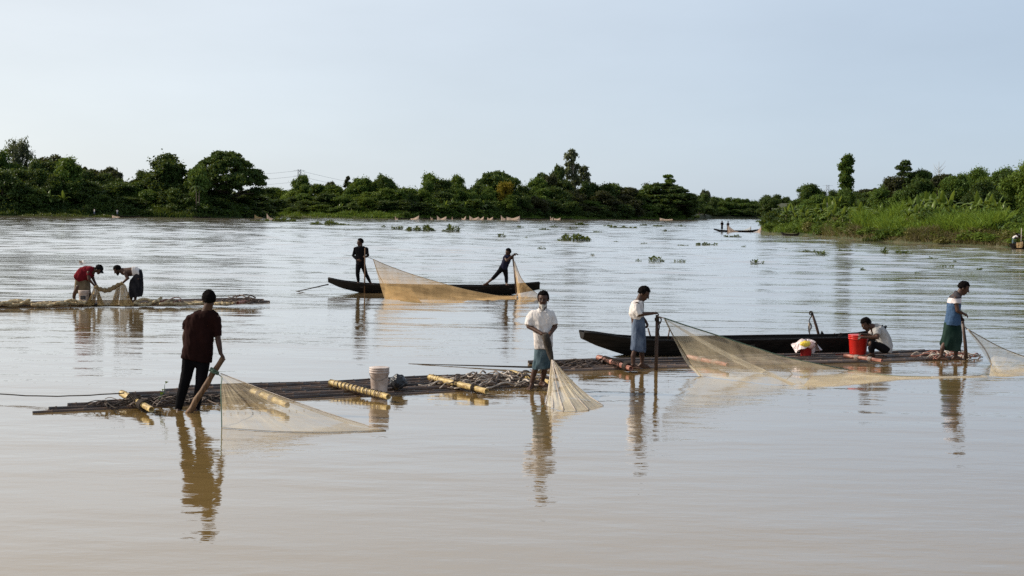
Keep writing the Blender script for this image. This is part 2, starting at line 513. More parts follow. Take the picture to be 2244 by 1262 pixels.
def make_tree_meshes(kind, seed, leaf, bark, dens=1.0, size=0.5):
    """a 10 m tree of the given kind: (trunk mesh, crown mesh)"""
    random.seed(seed); global rng
    rng = np.random.default_rng(seed)
    blobs, quads = [], []
    if kind == 'broad':
        for k in range(26):
            a = random.uniform(0, 2 * PI); u = random.random()
            h = 2.3 + 7.0 * (k + random.random()) / 26
            env = 4.0 * math.sqrt(max(0.03, 1 - ((h - 5.2) / 4.9) ** 2))
            q = env * math.sqrt(u) * 0.92
            blobs.append(((math.cos(a) * q, math.sin(a) * q, h), random.uniform(0.8, 1.5)))
        top = (0.2, 0, 7.5); r0 = 0.26; sq = 0.72
    elif kind == 'bushy':
        for k in range(24):
            a = random.uniform(0, 2 * PI); h = random.uniform(0.7, 8.9)
            env = 4.3 * (1 - (h / 11.5) ** 2)
            q = env * math.sqrt(random.random())
            blobs.append(((math.cos(a) * q, math.sin(a) * q, h), random.uniform(0.9, 1.55)))
        top = (0, 0.2, 7.5); r0 = 0.22; sq = 0.8
    elif kind == 'flat':
        for k in range(30):
            a = random.uniform(0, 2 * PI); q = 5.6 * math.sqrt(random.random())
            h = 9.1 - 0.055 * q * q - random.uniform(0, 1.4)
            blobs.append(((math.cos(a) * q, math.sin(a) * q, h), random.uniform(0.7, 1.25)))
        for k in range(8):
            a = random.uniform(0, 2 * PI); q = random.uniform(1.5, 4.5)
            blobs.append(((math.cos(a) * q, math.sin(a) * q, random.uniform(5, 7)), random.uniform(0.5, 1.0)))
        top = (0.3, 0, 6.0); r0 = 0.34; sq = 0.42
    elif kind == 'umbrella':
        for k in range(120):
            a = random.uniform(0, 2 * PI); q = 6.2 * math.sqrt(random.random())
            h = 9.5 - 0.135 * q * q - random.uniform(0, 0.7)
            blobs.append(((math.cos(a) * q, math.sin(a) * q, h), random.uniform(0.42, 0.8)))
        for k in range(44):
            a = random.uniform(0, 2 * PI); q = random.uniform(1.2, 6.0)
            blobs.append(((math.cos(a) * q, math.sin(a) * q, random.uniform(2.6, 7.4 - 0.12 * q * q)), random.uniform(0.4, 0.8)))
        top = (0.2, 0, 5.4); r0 = 0.42; sq = 0.5
    elif kind == 'slim':
        for k in range(30):
            h = 3.2 + 6.6 * (k / 29) ** 0.9
            w = 1.25 * math.sin(PI * min(1, (h - 2.2) / 8.4)) + 0.15
            a = random.uniform(0, 2 * PI); q = w * random.uniform(0.3, 1)
            blobs.append(((math.cos(a) * q, math.sin(a) * q, h + random.uniform(-.2, .2)), random.uniform(0.3, 0.62)))
        top = (0.1, 0, 9.4); r0 = 0.12; sq = 0.7
    elif kind == 'tiered':
        for k in range(34):
            tier = k % 6
            h = 4.2 + tier * 1.02 + random.uniform(-.15, .15)
            w = 2.3 - tier * 0.26
            a = random.uniform(0, 2 * PI); q = w * math.sqrt(random.random())
            blobs.append(((math.cos(a) * q, math.sin(a) * q, h + (0.12 * q)), random.uniform(0.32, 0.66)))
        top = (0, 0, 9.2); r0 = 0.16; sq = 0.55
    elif kind == 'pole':
        for k in range(30):
            h = 4.3 + 5.5 * k / 29
            w = 0.75 * math.sin(PI * min(1, max(0.12, (h - 3.6) / 6.6))) ** 0.6
            a = k * 2.4; q = w * random.uniform(0.2, 1)
            blobs.append(((math.cos(a) * q, math.sin(a) * q, h), random.uniform(0.3, 0.5)))
        top = (0.0, 0, 9.5); r0 = 0.10; sq = 0.75
    for (c, r) in blobs:
        n = int(dens * 105 * (r / size) ** 2 * 0.55) + 12
        sub = 7 if kind != 'pole' else 4
        for k in range(sub):                                   # each branch end splits into ragged sprays
            d0 = rand_unit(1)[0]; d0[2] = abs(d0[2]) * 0.8 - 0.25
            cc = np.array(c) + d0 * r * rng.uniform(0.35, 1.05) * np.array([1.15, 1.15, sq])
            m_ = n // sub + 1
            g = rng.normal(size=(m_, 3)) * np.array([0.44, 0.44, 0.24 if kind in ('flat', 'umbrella', 'tiered') else 0.40]) * r * rng.uniform(0.55, 1.2)
            g[:, 2] -= (0.25 if kind in ('flat', 'umbrella', 'tiered') else 0.10) * (g[:, 0] ** 2 + g[:, 1] ** 2) / max(r, .2)
            P = cc + g
            d = g / (np.linalg.norm(g, axis=1, keepdims=True) + 1e-6); d[:, 2] += 0.7
            d /= np.linalg.norm(d, axis=1, keepdims=True)
            quads.append(leaves_at(P, size * 0.82, d, 0.4))
    mb = MB(); limb_tree(mb, (0, 0, -0.6), top, r0, blobs, random, limbs=34 if kind == 'umbrella' else (14 if kind == 'flat' else 9))
    tm = mb.mesh('trunk', bark)
    cm = quads_mesh('crown', np.concatenate(quads), leaf)
    return tm, cm

M_bark = rough_mat('bark', (0.05, 0.038, 0.028), (0.13, 0.10, 0.075), 3.0, 0.9, 0.03, (1, 1, 0.2))
M_bark_pale = rough_mat('pale_bark', (0.22, 0.19, 0.15), (0.38, 0.34, 0.28), 3.0, 0.85, 0.02, (1, 1, 0.2))
L_dark = leaf_mat('leaf_dark', (0.015, 0.034, 0.009), (0.062, 0.112, 0.022), 0.26)
L_mid = leaf_mat('leaf_mid', (0.024, 0.056, 0.010), (0.100, 0.175, 0.028), 0.32)
L_light = leaf_mat('leaf_light', (0.035, 0.078, 0.010), (0.13, 0.20, 0.028), 0.35)
L_brown = leaf_mat('leaf_brownish', (0.018, 0.022, 0.010), (0.055, 0.060, 0.022), 0.2)
L_yellow = leaf_mat('leaf_yellow', (0.10, 0.085, 0.008), (0.32, 0.23, 0.015), 0.3)
L_grey = leaf_mat('leaf_greygreen', (0.05, 0.065, 0.035), (0.15, 0.17, 0.10), 0.3)
L_scrub = leaf_mat('leaf_scrub', (0.06, 0.065, 0.02), (0.19, 0.18, 0.055), 0.3)
L_banana = leaf_mat('leaf_banana', (0.05, 0.10, 0.012), (0.20, 0.27, 0.05), 0.45, 0.6, 0.35)

PROTO = {}
def proto(kind, v, leaf, bark=None, dens=1.0, size=0.5):
    k = (kind, v, leaf.name)
    if k not in PROTO: PROTO[k] = make_tree_meshes(kind, 100 + v * 7 + len(kind), leaf, bark or M_bark, dens, size)
    return PROTO[k]

TREE_N = [0]
def put_tree(px, top, width, edge_fn, inland, rises, kind, v, leaf, label, group=None, name='tree', bark=None, dens=1.0, size=0.5):
    """a tree standing inland of the water's edge seen at px, as tall as the photo shows"""
    e = at(px, edge_fn(px))
    u = Vector((e.x, e.y, 0)); u.normalize()
    b = Vector((e.x, e.y, 0)) + u * inland
    b.z = rise_z(rises, inland) - 0.15
    tp = atd(px, top, b.y)
    h = tp.z - b.z
    tm, cm = proto(kind, v, leaf, bark, dens, size)
    wpx = atd(px + width / 2, top, b.y).x - atd(px - width / 2, top, b.y).x
    nat = {'broad': 9.6, 'bushy': 9.8, 'flat': 12.2, 'umbrella': 13.0, 'slim': 3.4, 'tiered': 5.2, 'pole': 2.4}[kind]
    s = h / (9.9 if kind != 'bushy' else 9.7)
    sx = wpx / nat if width else s
    root = thing(name, b, label, 'tree', group, random.uniform(0, 6.28))
    link('trunk', tm, root); link('crown', cm, root)
    root.scale = (sx, sx, s)
    TREE_N[0] += 1
    return root
FAR_RISES = [(-0.8, -0.3), (0.6, 0.35), (4, 1.0), (14, 1.9), (60, 2.4), (400, 4)]

# named trees of the far bank (photo x, top y, width, metres inland, kind, variant, leaf, label)
far_named = [
    (495, 327, 178, 16, 'umbrella', 1, L_dark, 'huge dark dome-shaped rain tree, the widest crown on the far bank', 1.0, 0.28),
    (38, 303, 72, 60, 'broad', 3, L_grey, 'pale feathery grey-green tree rising above the wood at the far left', 0.24, 0.30),
    (118, 337, 100, 50, 'flat', 1, L_brown, 'flat-topped brownish tree just right of the pale feathery tree', 1, 0.4),
    (180, 358, 90, 46, 'flat', 2, L_brown, 'low flat-topped dark tree in the dip left of the leafy round trees', 1, 0.4),
    (238, 362, 66, 46, 'flat', 3, L_brown, 'sparse flat-topped tree with sky showing under its crown', 0.5, 0.4),
    (362, 345, 112, 18, 'broad', 1, L_dark, 'big layered dark tree touching the left side of the dome-shaped rain tree', 1.3, 0.36),
    (150, 352, 84, 14, 'broad', 2, L_mid, 'light green leafy tree in front of the flat-topped trees', 1.3, 0.36),
    (430, 372, 62, 8, 'broad', 4, L_mid, 'smaller olive green tree in front of the left half of the dome-shaped tree', 1.2, 0.4),
    (660, 388, 56, 34, 'broad', 5, L_mid, 'tufted green tree directly below the lattice pylon', 1, 0.38),
    (724, 393, 44, 40, 'flat', 4, L_brown, 'sparse brownish treetop right of the lattice pylon', 0.5, 0.45),
    (761, 388, 17, 50, 'slim', 1, L_brown, 'small slender dark tree standing in the gap right of the pylon', 0.8, 0.4),
    (790, 389, 66, 24, 'broad', 6, L_mid, 'twin-topped bushy tree above the banana clump, its left half', 1, 0.38),
    (838, 384, 60, 24, 'broad', 7, L_dark, 'twin-topped bushy tree above the banana clump, its right half', 1, 0.38),
    (946, 383, 54, 34, 'broad', 8, L_mid, 'round green treetop poking above the even wood in the middle', 1, 0.38),
    (1000, 388, 50, 34, 'broad', 9, L_light, 'lighter green treetop just left of the flat-crowned dark tree', 1, 0.38),
    (1090, 371, 104, 30, 'flat', 5, L_dark, 'flat-crowned dark tree above the yellow flowering tree', 1.2, 0.36),
    (1108, 402, 46, 10, 'broad', 10, L_yellow, 'yellow flowering tree in the middle of the far bank', 1.1, 0.36),
    (1190, 371, 44, 34, 'flat', 6, L_dark, 'small dark treetop leaning left beside the tall slim tree', 1, 0.36),
    (1222, 363, 46, 34, 'broad', 11, L_dark, 'dark tree pressed against the left of the tall slim tree', 1.1, 0.36),
    (1253, 330, 36, 38, 'slim', 2, L_grey, 'tall slim feathery tree sticking far above the wood', 1.0, 0.34),
    (1277, 366, 30, 38, 'slim', 3, L_grey, 'short companion tree leaning out right of the tall slim tree', 1, 0.36),
    (1465, 382, 42, 30, 'tiered', 1, L_mid, 'pointed tufted tree above the dark tree at the river bend', 1.3, 0.36),
    (1455, 398, 150, 16, 'umbrella', 2, L_dark, 'broad dark tree at the river bend where the far bank ends', 1.4, 0.36),
    (1345, 402, 110, 34, 'flat', 7, L_brown, 'long low brownish flat crown right of the tall slim tree', 1.2, 0.36),
    (1544, 414, 26, 120, 'flat', 8, L_grey, 'small pale feathery treetop beyond the river bend', 1, 0.5),
]
for (px, top, w, inl, kind, v, leaf, label, dens, size) in far_named:
    put_tree(px, top, w, far_edge_at, inl, FAR_RISES, kind, v, leaf, label, None, 'tree', M_bark_pale if leaf in (L_grey,) else None, dens, size)

# the wood that fills the far bank between them
random.seed(11)
def profile(px, pts):
    for (a, b) in zip(pts[:-1], pts[1:]):
        if a[0] <= px <= b[0]: return a[1] + (b[1] - a[1]) * (px - a[0]) / (b[0] - a[0])
    return pts[-1][1]
CANOPY = [(-120, 330), (0, 335), (60, 348), (120, 352), (200, 372), (270, 385), (320, 378), (400, 372), (470, 398), (580, 408), (610, 404), (640, 408), (700, 402), (740, 408),
          (800, 395), (860, 400), (920, 396), (960, 394), (1040, 396), (1100, 392), (1150, 390), (1220, 385), (1290, 402), (1400, 404), (1470, 404), (1515, 418), (1540, 436)]
fillers = []
px = -110
while px < 1525:
    fillers.append((px + random.uniform(-6, 6), random.uniform(0, 10), 30)); px += random.uniform(25, 36)
px = -105
while px < 1520:
    fillers.append((px + random.uniform(-6, 6), random.uniform(16, 32), 17)); px += random.uniform(27, 38)
px = -100
while px < 1520:
    fillers.append((px + random.uniform(-6, 6), random.uniform(36, 52), 8)); px += random.uniform(30, 42)
for i, (px, drop, inl) in enumerate(fillers):
    top = profile(px, CANOPY) + drop
    if 420 < px < 575 and drop < 30: top = max(top, 408 + random.uniform(0, 14))
    if top > far_edge_at(px) - 22: top = far_edge_at(px) - random.uniform(24, 32)
    left = px < 590
    if left: leaf = random.choice([L_dark, L_dark, L_mid, L_dark])
    elif px < 1130: leaf = random.choice([L_mid, L_mid, L_light, L_dark])
    else: leaf = random.choice([L_dark, L_dark, L_mid, L_brown])
    row = 'at the water' if inl < 12 else ('in the middle row' if inl < 25 else 'in the back row')
    seg = next(n_ for (x_, n_) in ((70, 'below the pale feathery tree'), (210, 'below the flat-topped trees at left'), (320, 'in the dip left of the layered dark tree'), (410, 'below the layered dark tree'), (590, 'around the dome-shaped rain tree'),
        (710, 'around the lattice pylon'), (870, 'around the twin-topped tree'), (1040, 'in the even wood mid-bank'), (1150, 'around the yellow flowering tree'), (1300, 'around the tall slim tree'), (1420, 'above the blue-roofed hut'), (9999, 'near the river bend')) if px < x_)
    lab = {L_dark: 'dark green', L_mid: 'mid green', L_light: 'light green', L_brown: 'brownish'}[leaf] + ' tree ' + row + ' ' + seg
    if False: lab = 'light green bushy tree in the wood along the middle of the far bank'
    elif left: lab = ('dark green tree' if leaf is L_dark else 'mid green tree') + ' filling the wood under the big crowns at left'
    elif px < 1130: lab = ('dark green tree' if leaf is L_dark else 'mid green tree') + ' in the even wood behind the grassy shore'
    else: lab = {L_dark: 'dark green tree', L_mid: 'mid green tree', L_brown: 'brownish tree'}[leaf] + ' in the dense wood around the tall slim tree'
    put_tree(px, top, random.uniform(48, 80) * (1.25 if left else 1), far_edge_at, inl + random.uniform(-2, 2), FAR_RISES, random.choice(['broad', 'bushy', 'bushy']), 12 + i % 4, leaf, lab,
             'trees filling the far bank wood', 'tree', None, 1.0, 0.38)

# shrubs along the water's edge
SHRUB = {}
def shrub_mesh(v, leaf, n=1100, size=0.16):
    k = (v, leaf.name)
    if k in SHRUB: return SHRUB[k]
    global rng
    rng = np.random.default_rng(300 + v); random.seed(300 + v)
    Q = []
    for b in range(13):
        a = random.uniform(0, 2 * PI); q = 0.95 * math.sqrt(random.random())
        c0 = np.array([math.cos(a) * q, math.sin(a) * q, random.uniform(0.15, 1.45 - 0.6 * q)]); g = rng.normal(size=(n // 13, 3)) * np.array([0.26, 0.26, 0.24]) * random.uniform(0.7, 1.3)
        P = c0 + g; P[:, 2] = np.abs(P[:, 2]); d = g / (np.linalg.norm(g, axis=1, keepdims=True) + 1e-6); d[:, 2] += 0.6; d /= np.linalg.norm(d, axis=1, keepdims=True)
        Q.append(leaves_at(P, size, d, 0.35))
    SHRUB[k] = quads_mesh('foliage', np.concatenate(Q), leaf)
    return SHRUB[k]
def put_shrub(b, w, h, v, leaf, label, group):
    o = link('shrub', shrub_mesh(v, leaf))
    o.location = b; o.scale = (w / 2.4, w / 2.4, h / 1.8); o.rotation_euler = (0, 0, random.uniform(0, 6.28))
    return tag(o, label, 'shrub', group)
random.seed(21)
px = -90
while px < 1530:
    inl = random.uniform(1.5, 6)
    grassy = 595 < px < 880
    e = at(px, far_edge_at(px)); u = Vector((e.x, e.y, 0)).normalized()
    b = Vector((e.x, e.y, 0)) + u * (inl + (12 if grassy else 0)); b.z = rise_z(FAR_RISES, inl) - 0.1
    leaf = L_dark if (px < 590 or px > 1150) and random.random() < 0.75 else L_mid
    seg2 = next(n_ for (x_, n_) in ((100, 'below the feathery tree'), (320, 'below the flat-topped trees'), (590, 'below the dome-shaped tree')) if px < x_) if px < 590 else ''
    where = 'at the water ' + seg2 if px < 590 else ('behind the bright grassy shore' if grassy else ('behind the net boats' if px < 1240 else 'at the wood near the river bend'))
    put_shrub(b, random.uniform(3.2, 6), random.uniform(1.6, 3.6), random.randrange(4), leaf, ('dark' if leaf is L_dark else 'mid green') + ' leafy shrub ' + where, 'shrubs along the far bank')
    px += random.uniform(11, 19)

# far wood beyond the bend
random.seed(31)
FARWOOD = [(1480, 432), (1530, 424), (1560, 428), (1600, 434), (1640, 434), (1680, 428), (1720, 428), (1745, 436), (1800, 420), (1860, 418), (1920, 415), (2000, 400), (2260, 400)]
px = 1515
while px < 1850:
    for drop, inl in ((random.uniform(0, 5), 40), (random.uniform(9, 18), 22), (random.uniform(22, 30), 8)):
        put_tree(px + random.uniform(-8, 8), profile(px, FARWOOD) + drop, random.uniform(30, 52), far_edge_at, inl, FAR_RISES, random.choice(['broad', 'bushy']), 12 + random.randrange(4),
                 random.choice([L_dark, L_mid, L_dark]), 'dark green tree of the distant wood beyond the river bend', 'trees of the distant wood', 'tree', None, 1.0, 0.38)
    px += random.uniform(17, 25)

# ------------------------------------------------------------------ grass on the far shore
def blade_field(name, pts, h, w, lean, mat, label, seg=2):
    global rng
    P = np.array(pts); n = len(P)
    ang = rng.uniform(0, 2 * PI, n); hh = h * rng.uniform(0.5, 1.25, n) * np.array([0.75 + 0.9 * noise.noise(Vector((p[0] * 0.22, p[1] * 0.22, 1.7))) for p in P]).clip(0.25, 1.4); ww = w * rng.uniform(0.7, 1.3, n)
    side = np.stack([np.cos(ang), np.sin(ang), np.zeros(n)], 1)
    ln = rng.normal(size=(n, 3)) * lean; ln[:, 2] = 0
    up = np.array([0, 0, 1.0])
    m = P + up * (hh * 0.6)[:, None] + ln * (hh * 0.35)[:, None]
    t = P + up * (hh * 0.92)[:, None] + ln * (hh)[:, None]
    s0 = side * (ww * 0.5)[:, None]; s1 = side * (ww * 0.42)[:, None]; s2 = side * (ww * 0.06)[:, None]
    V = np.concatenate([np.stack([P - s0, P + s0, m + s1, m - s1], 1), np.stack([m - s1, m + s1, t + s2, t - s2], 1)])
    o = link(name, quads_mesh(name, V, mat))
    return tag(o, label, kind='stuff')
G_bright = leaf_mat('grass_bright', (0.045, 0.10, 0.010), (0.14, 0.22, 0.03), 0.35, 0.12)
G_reed = leaf_mat('reed_green', (0.045, 0.105, 0.010), (0.19, 0.29, 0.035), 0.40, 0.10)
G_dry = leaf_mat('reed_dry', (0.07, 0.065, 0.03), (0.20, 0.16, 0.075), 0.3, 0.3)
def scatter(pxs, edge_fn, rises, d0, d1, n):
    out = []
    for _ in range(n):
        px = random.uniform(*pxs); d = random.uniform(d0, d1)
        e = at(px, edge_fn(px)); u = Vector((e.x, e.y, 0)).normalized()
        b = Vector((e.x, e.y, 0)) + u * d
        out.append((b.x, b.y, rise_z(rises, d) - 0.1))
    return out
random.seed(41)
blade_field('grass', scatter((592, 900), far_edge_at, FAR_RISES, 1.5, 20, 9000), 1.5, 0.22, 0.35, G_bright, 'bright green tall grass on the far shore')
blade_field('grass', scatter((900, 1240), far_edge_at, FAR_RISES, 1.0, 9, 5000), 1.0, 0.22, 0.4, G_bright, 'low green grass behind the distant net boats')
blade_field('grass', scatter((1290, 1500), far_edge_at, FAR_RISES, 0.8, 8, 2500), 0.9, 0.25, 0.4, G_bright, 'grass strip below the wood at the river bend')
blade_field('reeds', scatter((-110, 600), far_edge_at, FAR_RISES, -0.3, 5, 9000), 1.5, 0.20, 0.40, leaf_mat('reed_dark', (0.020, 0.045, 0.008), (0.075, 0.13, 0.02), 0.3, 0.12), 'dark green reeds along the water under the left wood')
blade_field('reeds', scatter((600, 1520), far_edge_at, FAR_RISES, -0.3, 3, 7000), 0.9, 0.22, 0.45, G_bright, 'green reeds along the far waterline')
blade_field('grass', scatter((320, 450), far_edge_at, FAR_RISES, 4, 14, 2500), 2.0, 0.22, 0.35, G_bright, 'grassy ledge left of the dome-shaped rain tree')

# ------------------------------------------------------------------ near bank at right: reeds, scrub, bananas, trees
random.seed(51)
def near_pts(n, px0, px1, d0, d1, cut=-0.9):
    out = []
    while len(out) < n:                                  # clumps with gaps between them
        out += [p for p in scatter((px0, px1), near_edge_at, near_rises, d0, d1, n // 3) if noise.noise(Vector((p[0] * 0.17, p[1] * 0.17, 5.0))) > cut]
    return out[:n]
blade_field('reeds', near_pts(6000, 1880, 2270, 2.5, 13, 0.02), 2.0, 0.12, 0.42, G_reed, 'tall pale green reeds on the near bank')
blade_field('reeds', near_pts(4500, 1870, 2070, 5.0, 17, -0.25), 2.5, 0.12, 0.38, G_reed, 'reed bed between the bananas and the water')
blade_field('dry_grass', near_pts(9000, 1780, 2270, 0.0, 4.5), 1.15, 0.09, 0.6, G_dry, 'dry brown stalks along the waterline of the near bank')
blade_field('grass', near_pts(6500, 1670, 1840, 0.4, 14), 1.1, 0.12, 0.45, G_bright, 'rank green grass on the tip of the near bank')
for i in range(120):
    px = random.uniform(1675, 2262); inl = random.uniform(0.5, 11)
    e = at(px, near_edge_at(px)); u = Vector((e.x, e.y, 0)).normalized()
    b = Vector((e.x, e.y, 0)) + u * inl; b.z = rise_z(near_rises, inl) - 0.15
    tip = px < 1830
    put_shrub(b, random.uniform(1.4, 3.0), random.uniform(0.7, 1.9) * (1.2 if tip else 0.9), random.randrange(4), random.choice([L_mid, L_light, L_light, L_scrub]), 'leafy scrub bush on the tip of the near bank' if tip else 'leafy scrub bush among the near bank reeds', 'scrub bushes on the near bank')
for i in range(26):
    px = random.uniform(1690, 2250); inl = random.uniform(9, 20)
    e = at(px, near_edge_at(px)); u = Vector((e.x, e.y, 0)).normalized()
    b = Vector((e.x, e.y, 0)) + u * inl; b.z = rise_z(near_rises, inl) - 0.15
    put_shrub(b, random.uniform(2.6, 4.2), random.uniform(2.0, 3.4), random.randrange(4), random.choice([L_mid, L_dark]), 'taller bush behind the reeds under the bananas', 'tall bushes under the bananas')

# banana plants: stem and big arching leaves, each leaf a part
def banana_meshes(seed):
    random.seed(seed)
    mb = MB(); mb.tube([(0, 0, -0.2), (0.02, 0, 0.8), (0.0, 0.03, 1.7)], [0.14, 0.12, 0.07], 8)
    stem = mb.mesh('stem', M_banana_stem)
    leaves = []
    for k in range(9):
        a = k * 2.4 + random.uniform(-.3, .3); L = random.uniform(1.4, 2.2); up = random.uniform(0.35, 1.2) if k > 1 else 1.45
        rows = []
        p = Vector((0, 0, 1.6)); el = up
        dirh = Vector((math.cos(a), math.sin(a), 0)); side = Vector((-math.sin(a), math.cos(a), 0))
        for s in range(9):
            t = s / 8
            w = 0.25 * math.sin(PI * min(1, 0.06 + t * 0.94)) ** 0.65 + 0.01
            if s < 2: w = 0.03
            dv = dirh * math.cos(el) + Vector((0, 0, math.sin(el)))
            nrm = dv.cross(side)
            rows.append([p - side * w + nrm * (-0.10 * w / 0.3), p + nrm * 0.03, p + side * w + nrm * (-0.10 * w / 0.3)])
            p = p + dv * (L / 8); el -= (1.9 if up < 1.4 else 0.7) / 8 * (0.4 + 1.5 * t)
        m2 = MB(); m2.grid(rows); leaves.append(m2.mesh('leaf', L_banana))
    return stem, leaves
M_banana_stem = rough_mat('banana_stem', (0.10, 0.11, 0.04), (0.22, 0.20, 0.10), 4, 0.7, 0.01, (1, 1, 0.3))
BAN = [banana_meshes(600 + k) for k in range(4)]
def put_banana(b, h, v, label, group):
    root = thing('banana_plant', b, label, 'banana plant', group, random.uniform(0, 6.28))
    st, lv = BAN[v]
    link('stem', st, root)
    for m in lv: link('leaf', m, root)
    s = h / 3.2; root.scale = (s, s, s)
random.seed(61)
near_ban = [(1722, 450, 9), (1738, 444, 11), (1752, 456, 8), (1792, 447, 9), (1806, 440, 11), (1818, 432, 13), (1832, 428, 14), (1828, 450, 9), (1846, 456, 8), (1884, 437, 12), (1928, 444, 12),
            (1995, 430, 16), (2012, 432, 16), (2030, 420, 18), (2048, 414, 18), (2062, 418, 17), (2078, 424, 17), (2040, 440, 14), (2005, 446, 13), (2066, 446, 13),
            (2140, 425, 18), (2152, 422, 18), (2168, 424, 18), (2182, 430, 17), (2134, 440, 16), (2164, 446, 15), (2190, 440, 16), (1990, 452, 12), (2020, 450, 12), (2054, 452, 11), (2084, 448, 13), (2122, 448, 14), (2150, 454, 13), (2205, 446, 15), (1742, 460, 7), (1768, 458, 8), (1814, 458, 8), (1862, 462, 8)]
for i, (px, top, inl) in enumerate(near_ban):
    e = at(px, near_edge_at(px)); u = Vector((e.x, e.y, 0)).normalized()
    b = Vector((e.x, e.y, 0)) + u * inl; b.z = rise_z(near_rises, inl)
    h = atd(px, top, b.y).z - b.z
    lab = 'banana plant left of the tall bare-stemmed tree' if px < 1860 else ('lone banana plant over scrub right of the tall bare-stemmed tree' if px < 1910 else (
        'lone banana plant at the left end of the reed bed' if px < 1950 else ('banana plant in the middle clump above the reeds' if px < 2100 else 'banana plant in the shaded clump before the big green tree')))
    put_banana(b, min(4.0, max(1.9, h)), i % 4, lab, None if px in (1884, 1928) else 'banana plants on the near bank')
far_ban = [(70, 405, 5), (95, 410, 5), (105, 412, 5), (140, 418, 5), (868 - 120, 445, 6), (742, 446, 6), (770, 444, 6)] + [(x, 440 + random.uniform(-6, 6), 6 + random.uniform(0, 4)) for x in (975, 990, 1004, 1018, 1030, 1046, 1058, 1070, 1086)]
for i, (px, top, inl) in enumerate(far_ban):
    e = at(px, far_edge_at(px)); u = Vector((e.x, e.y, 0)).normalized()
    b = Vector((e.x, e.y, 0)) + u * inl; b.z = rise_z(FAR_RISES, inl)
    h = min(5.5, max(3, atd(px, top, b.y).z - b.z))
    put_banana(b, h, i % 4, 'banana plant at the edge of the left wood' if px < 400 else ('banana plant on the bright grassy shore' if px < 900 else 'banana plant below the yellow flowering tree'), 'banana plants on the far bank')

near_named = [
    (1851, 342, 40, 22, 'pole', 1, L_mid, 'tall lone tree with tufts of leaves on a bare stem', 1.6, 0.22),
    (1768, 406, 62, 34, 'broad', 21, L_mid, 'rounded olive tree left of the tall bare-stemmed tree', 1.1, 0.30),
    (1850, 408, 46, 20, 'bushy', 22, L_mid, 'leafy creeper-covered tree round the foot of the tall bare-stemmed tree', 1.2, 0.28),
    (1905, 408, 70, 70, 'flat', 23, L_brown, 'distant low flat crown between the tall bare-stemmed tree and the tiered tree', 0.7, 0.4),
    (1978, 350, 52, 40, 'tiered', 24, L_dark, 'dark tiered tree with open layers, highest left of the reeds', 1.5, 0.26),
    (1962, 392, 84, 34, 'broad', 25, L_brown, 'dark bushy tree below the tiered tree', 1.4, 0.30),
    (2018, 367, 70, 44, 'flat', 26, L_dark, 'dark flat-topped tree touching the tiered tree on its right', 1.4, 0.30),
    (2062, 372, 66, 36, 'flat', 27, L_brown, 'flat-topped tree with bare pale limbs showing', 0.9, 0.28),
    (2095, 386, 84, 34, 'broad', 28, L_mid, 'dense green tree behind the middle banana clump', 1.4, 0.30),
    (2140, 374, 66, 46, 'broad', 29, L_mid, 'feathery topped tree left of the big green tree', 1.0, 0.30),
    (2150, 396, 90, 32, 'bushy', 30, L_dark, 'dark bush-like tree in shade behind the right banana clump', 1.4, 0.30),
    (2248, 360, 120, 26, 'bushy', 31, L_light, 'big bright green tree at the right edge', 1.5, 0.28),
    (2196, 372, 84, 40, 'bushy', 32, L_mid, 'green tree sloping up to the big tree at the right edge', 1.4, 0.30),
    (2012, 392, 80, 30, 'broad', 33, L_dark, 'very dark tree behind the left part of the middle banana clump', 1.4, 0.30),
    (2330, 350, 130, 40, 'bushy', 34, L_mid, 'green tree just beyond the right edge', 1.2, 0.35),
]
for (px, top, w, inl, kind, v, leaf, label, dens, size) in near_named:
    put_tree(px, top, w, near_edge_at, inl, near_rises, kind, v, leaf, label, None, 'tree', M_bark_pale if v == 27 else None, dens, size)
random.seed(71)
for i in range(12):
    px = 1690 + i * 48 + random.uniform(-8, 8)
    put_tree(px, 432 - (i > 4) * 14 + random.uniform(-6, 6), random.uniform(60, 80), near_edge_at, random.uniform(24, 32), near_rises, 'bushy', 35 + i % 3, random.choice([L_dark, L_mid]), 'low dense tree backing the bananas on the near bank', 'low trees behind the bananas', 'tree', None, 1.2, 0.32)

NEAR_TOP = [(1840, 432), (1890, 424), (1950, 404), (2060, 394), (2120, 390), (2200, 380), (2290, 368)]
for i in range(13):
    px = 1880 + i * 31 + random.uniform(-6, 6)
    put_tree(px, profile(px, NEAR_TOP) + random.uniform(-5, 8), random.uniform(64, 92), near_edge_at, random.uniform(38, 52), near_rises, random.choice(['broad', 'bushy']), 35 + i % 4, random.choice([L_dark, L_mid, L_mid, L_light]), 'full-crowned tree in the dense wood rising behind the reeds', 'trees behind the reeds', 'tree', None, 1.2, 0.34)

# bare tree, leaning dead trunk, thin palm stems
mb = MB(); random.seed(81)
e = at(2052, near_edge_at(2052)); u = Vector((e.x, e.y, 0)).normalized(); b = Vector((e.x, e.y, 0)) + u * 48; b.z = 2
tz = atd(2052, 354, b.y).z
root = thing('bare_tree', b, 'leafless pale tree with thin upright twigs behind the flat-topped tree', 'tree')
mb.tube([b, b + Vector((0.1, 0, (tz - 2) * 0.6)), b + Vector((0, 0, tz - 2))], [0.12, 0.08, 0.015], 6)
m2 = MB()
for k in range(26):
    z = (tz - 2) * random.uniform(0.62, 0.9); a = random.uniform(0, 6.28)
    p = b + Vector((0.05, 0, z)); q = p + Vector((math.cos(a) * 0.9, math.sin(a) * 0.9, random.uniform(0.5, 1.3)))
    m2.tube([p, p.lerp(q, 0.5) + Vector((0, 0, -0.1)), q], [0.022, 0.016, 0.006], 4)
mb.build('trunk', M_bark_pale, root); m2.build('twigs', M_bark_pale, root)
p0 = at(1143, 478.6); p0.y += 4; p0.z = 0.3
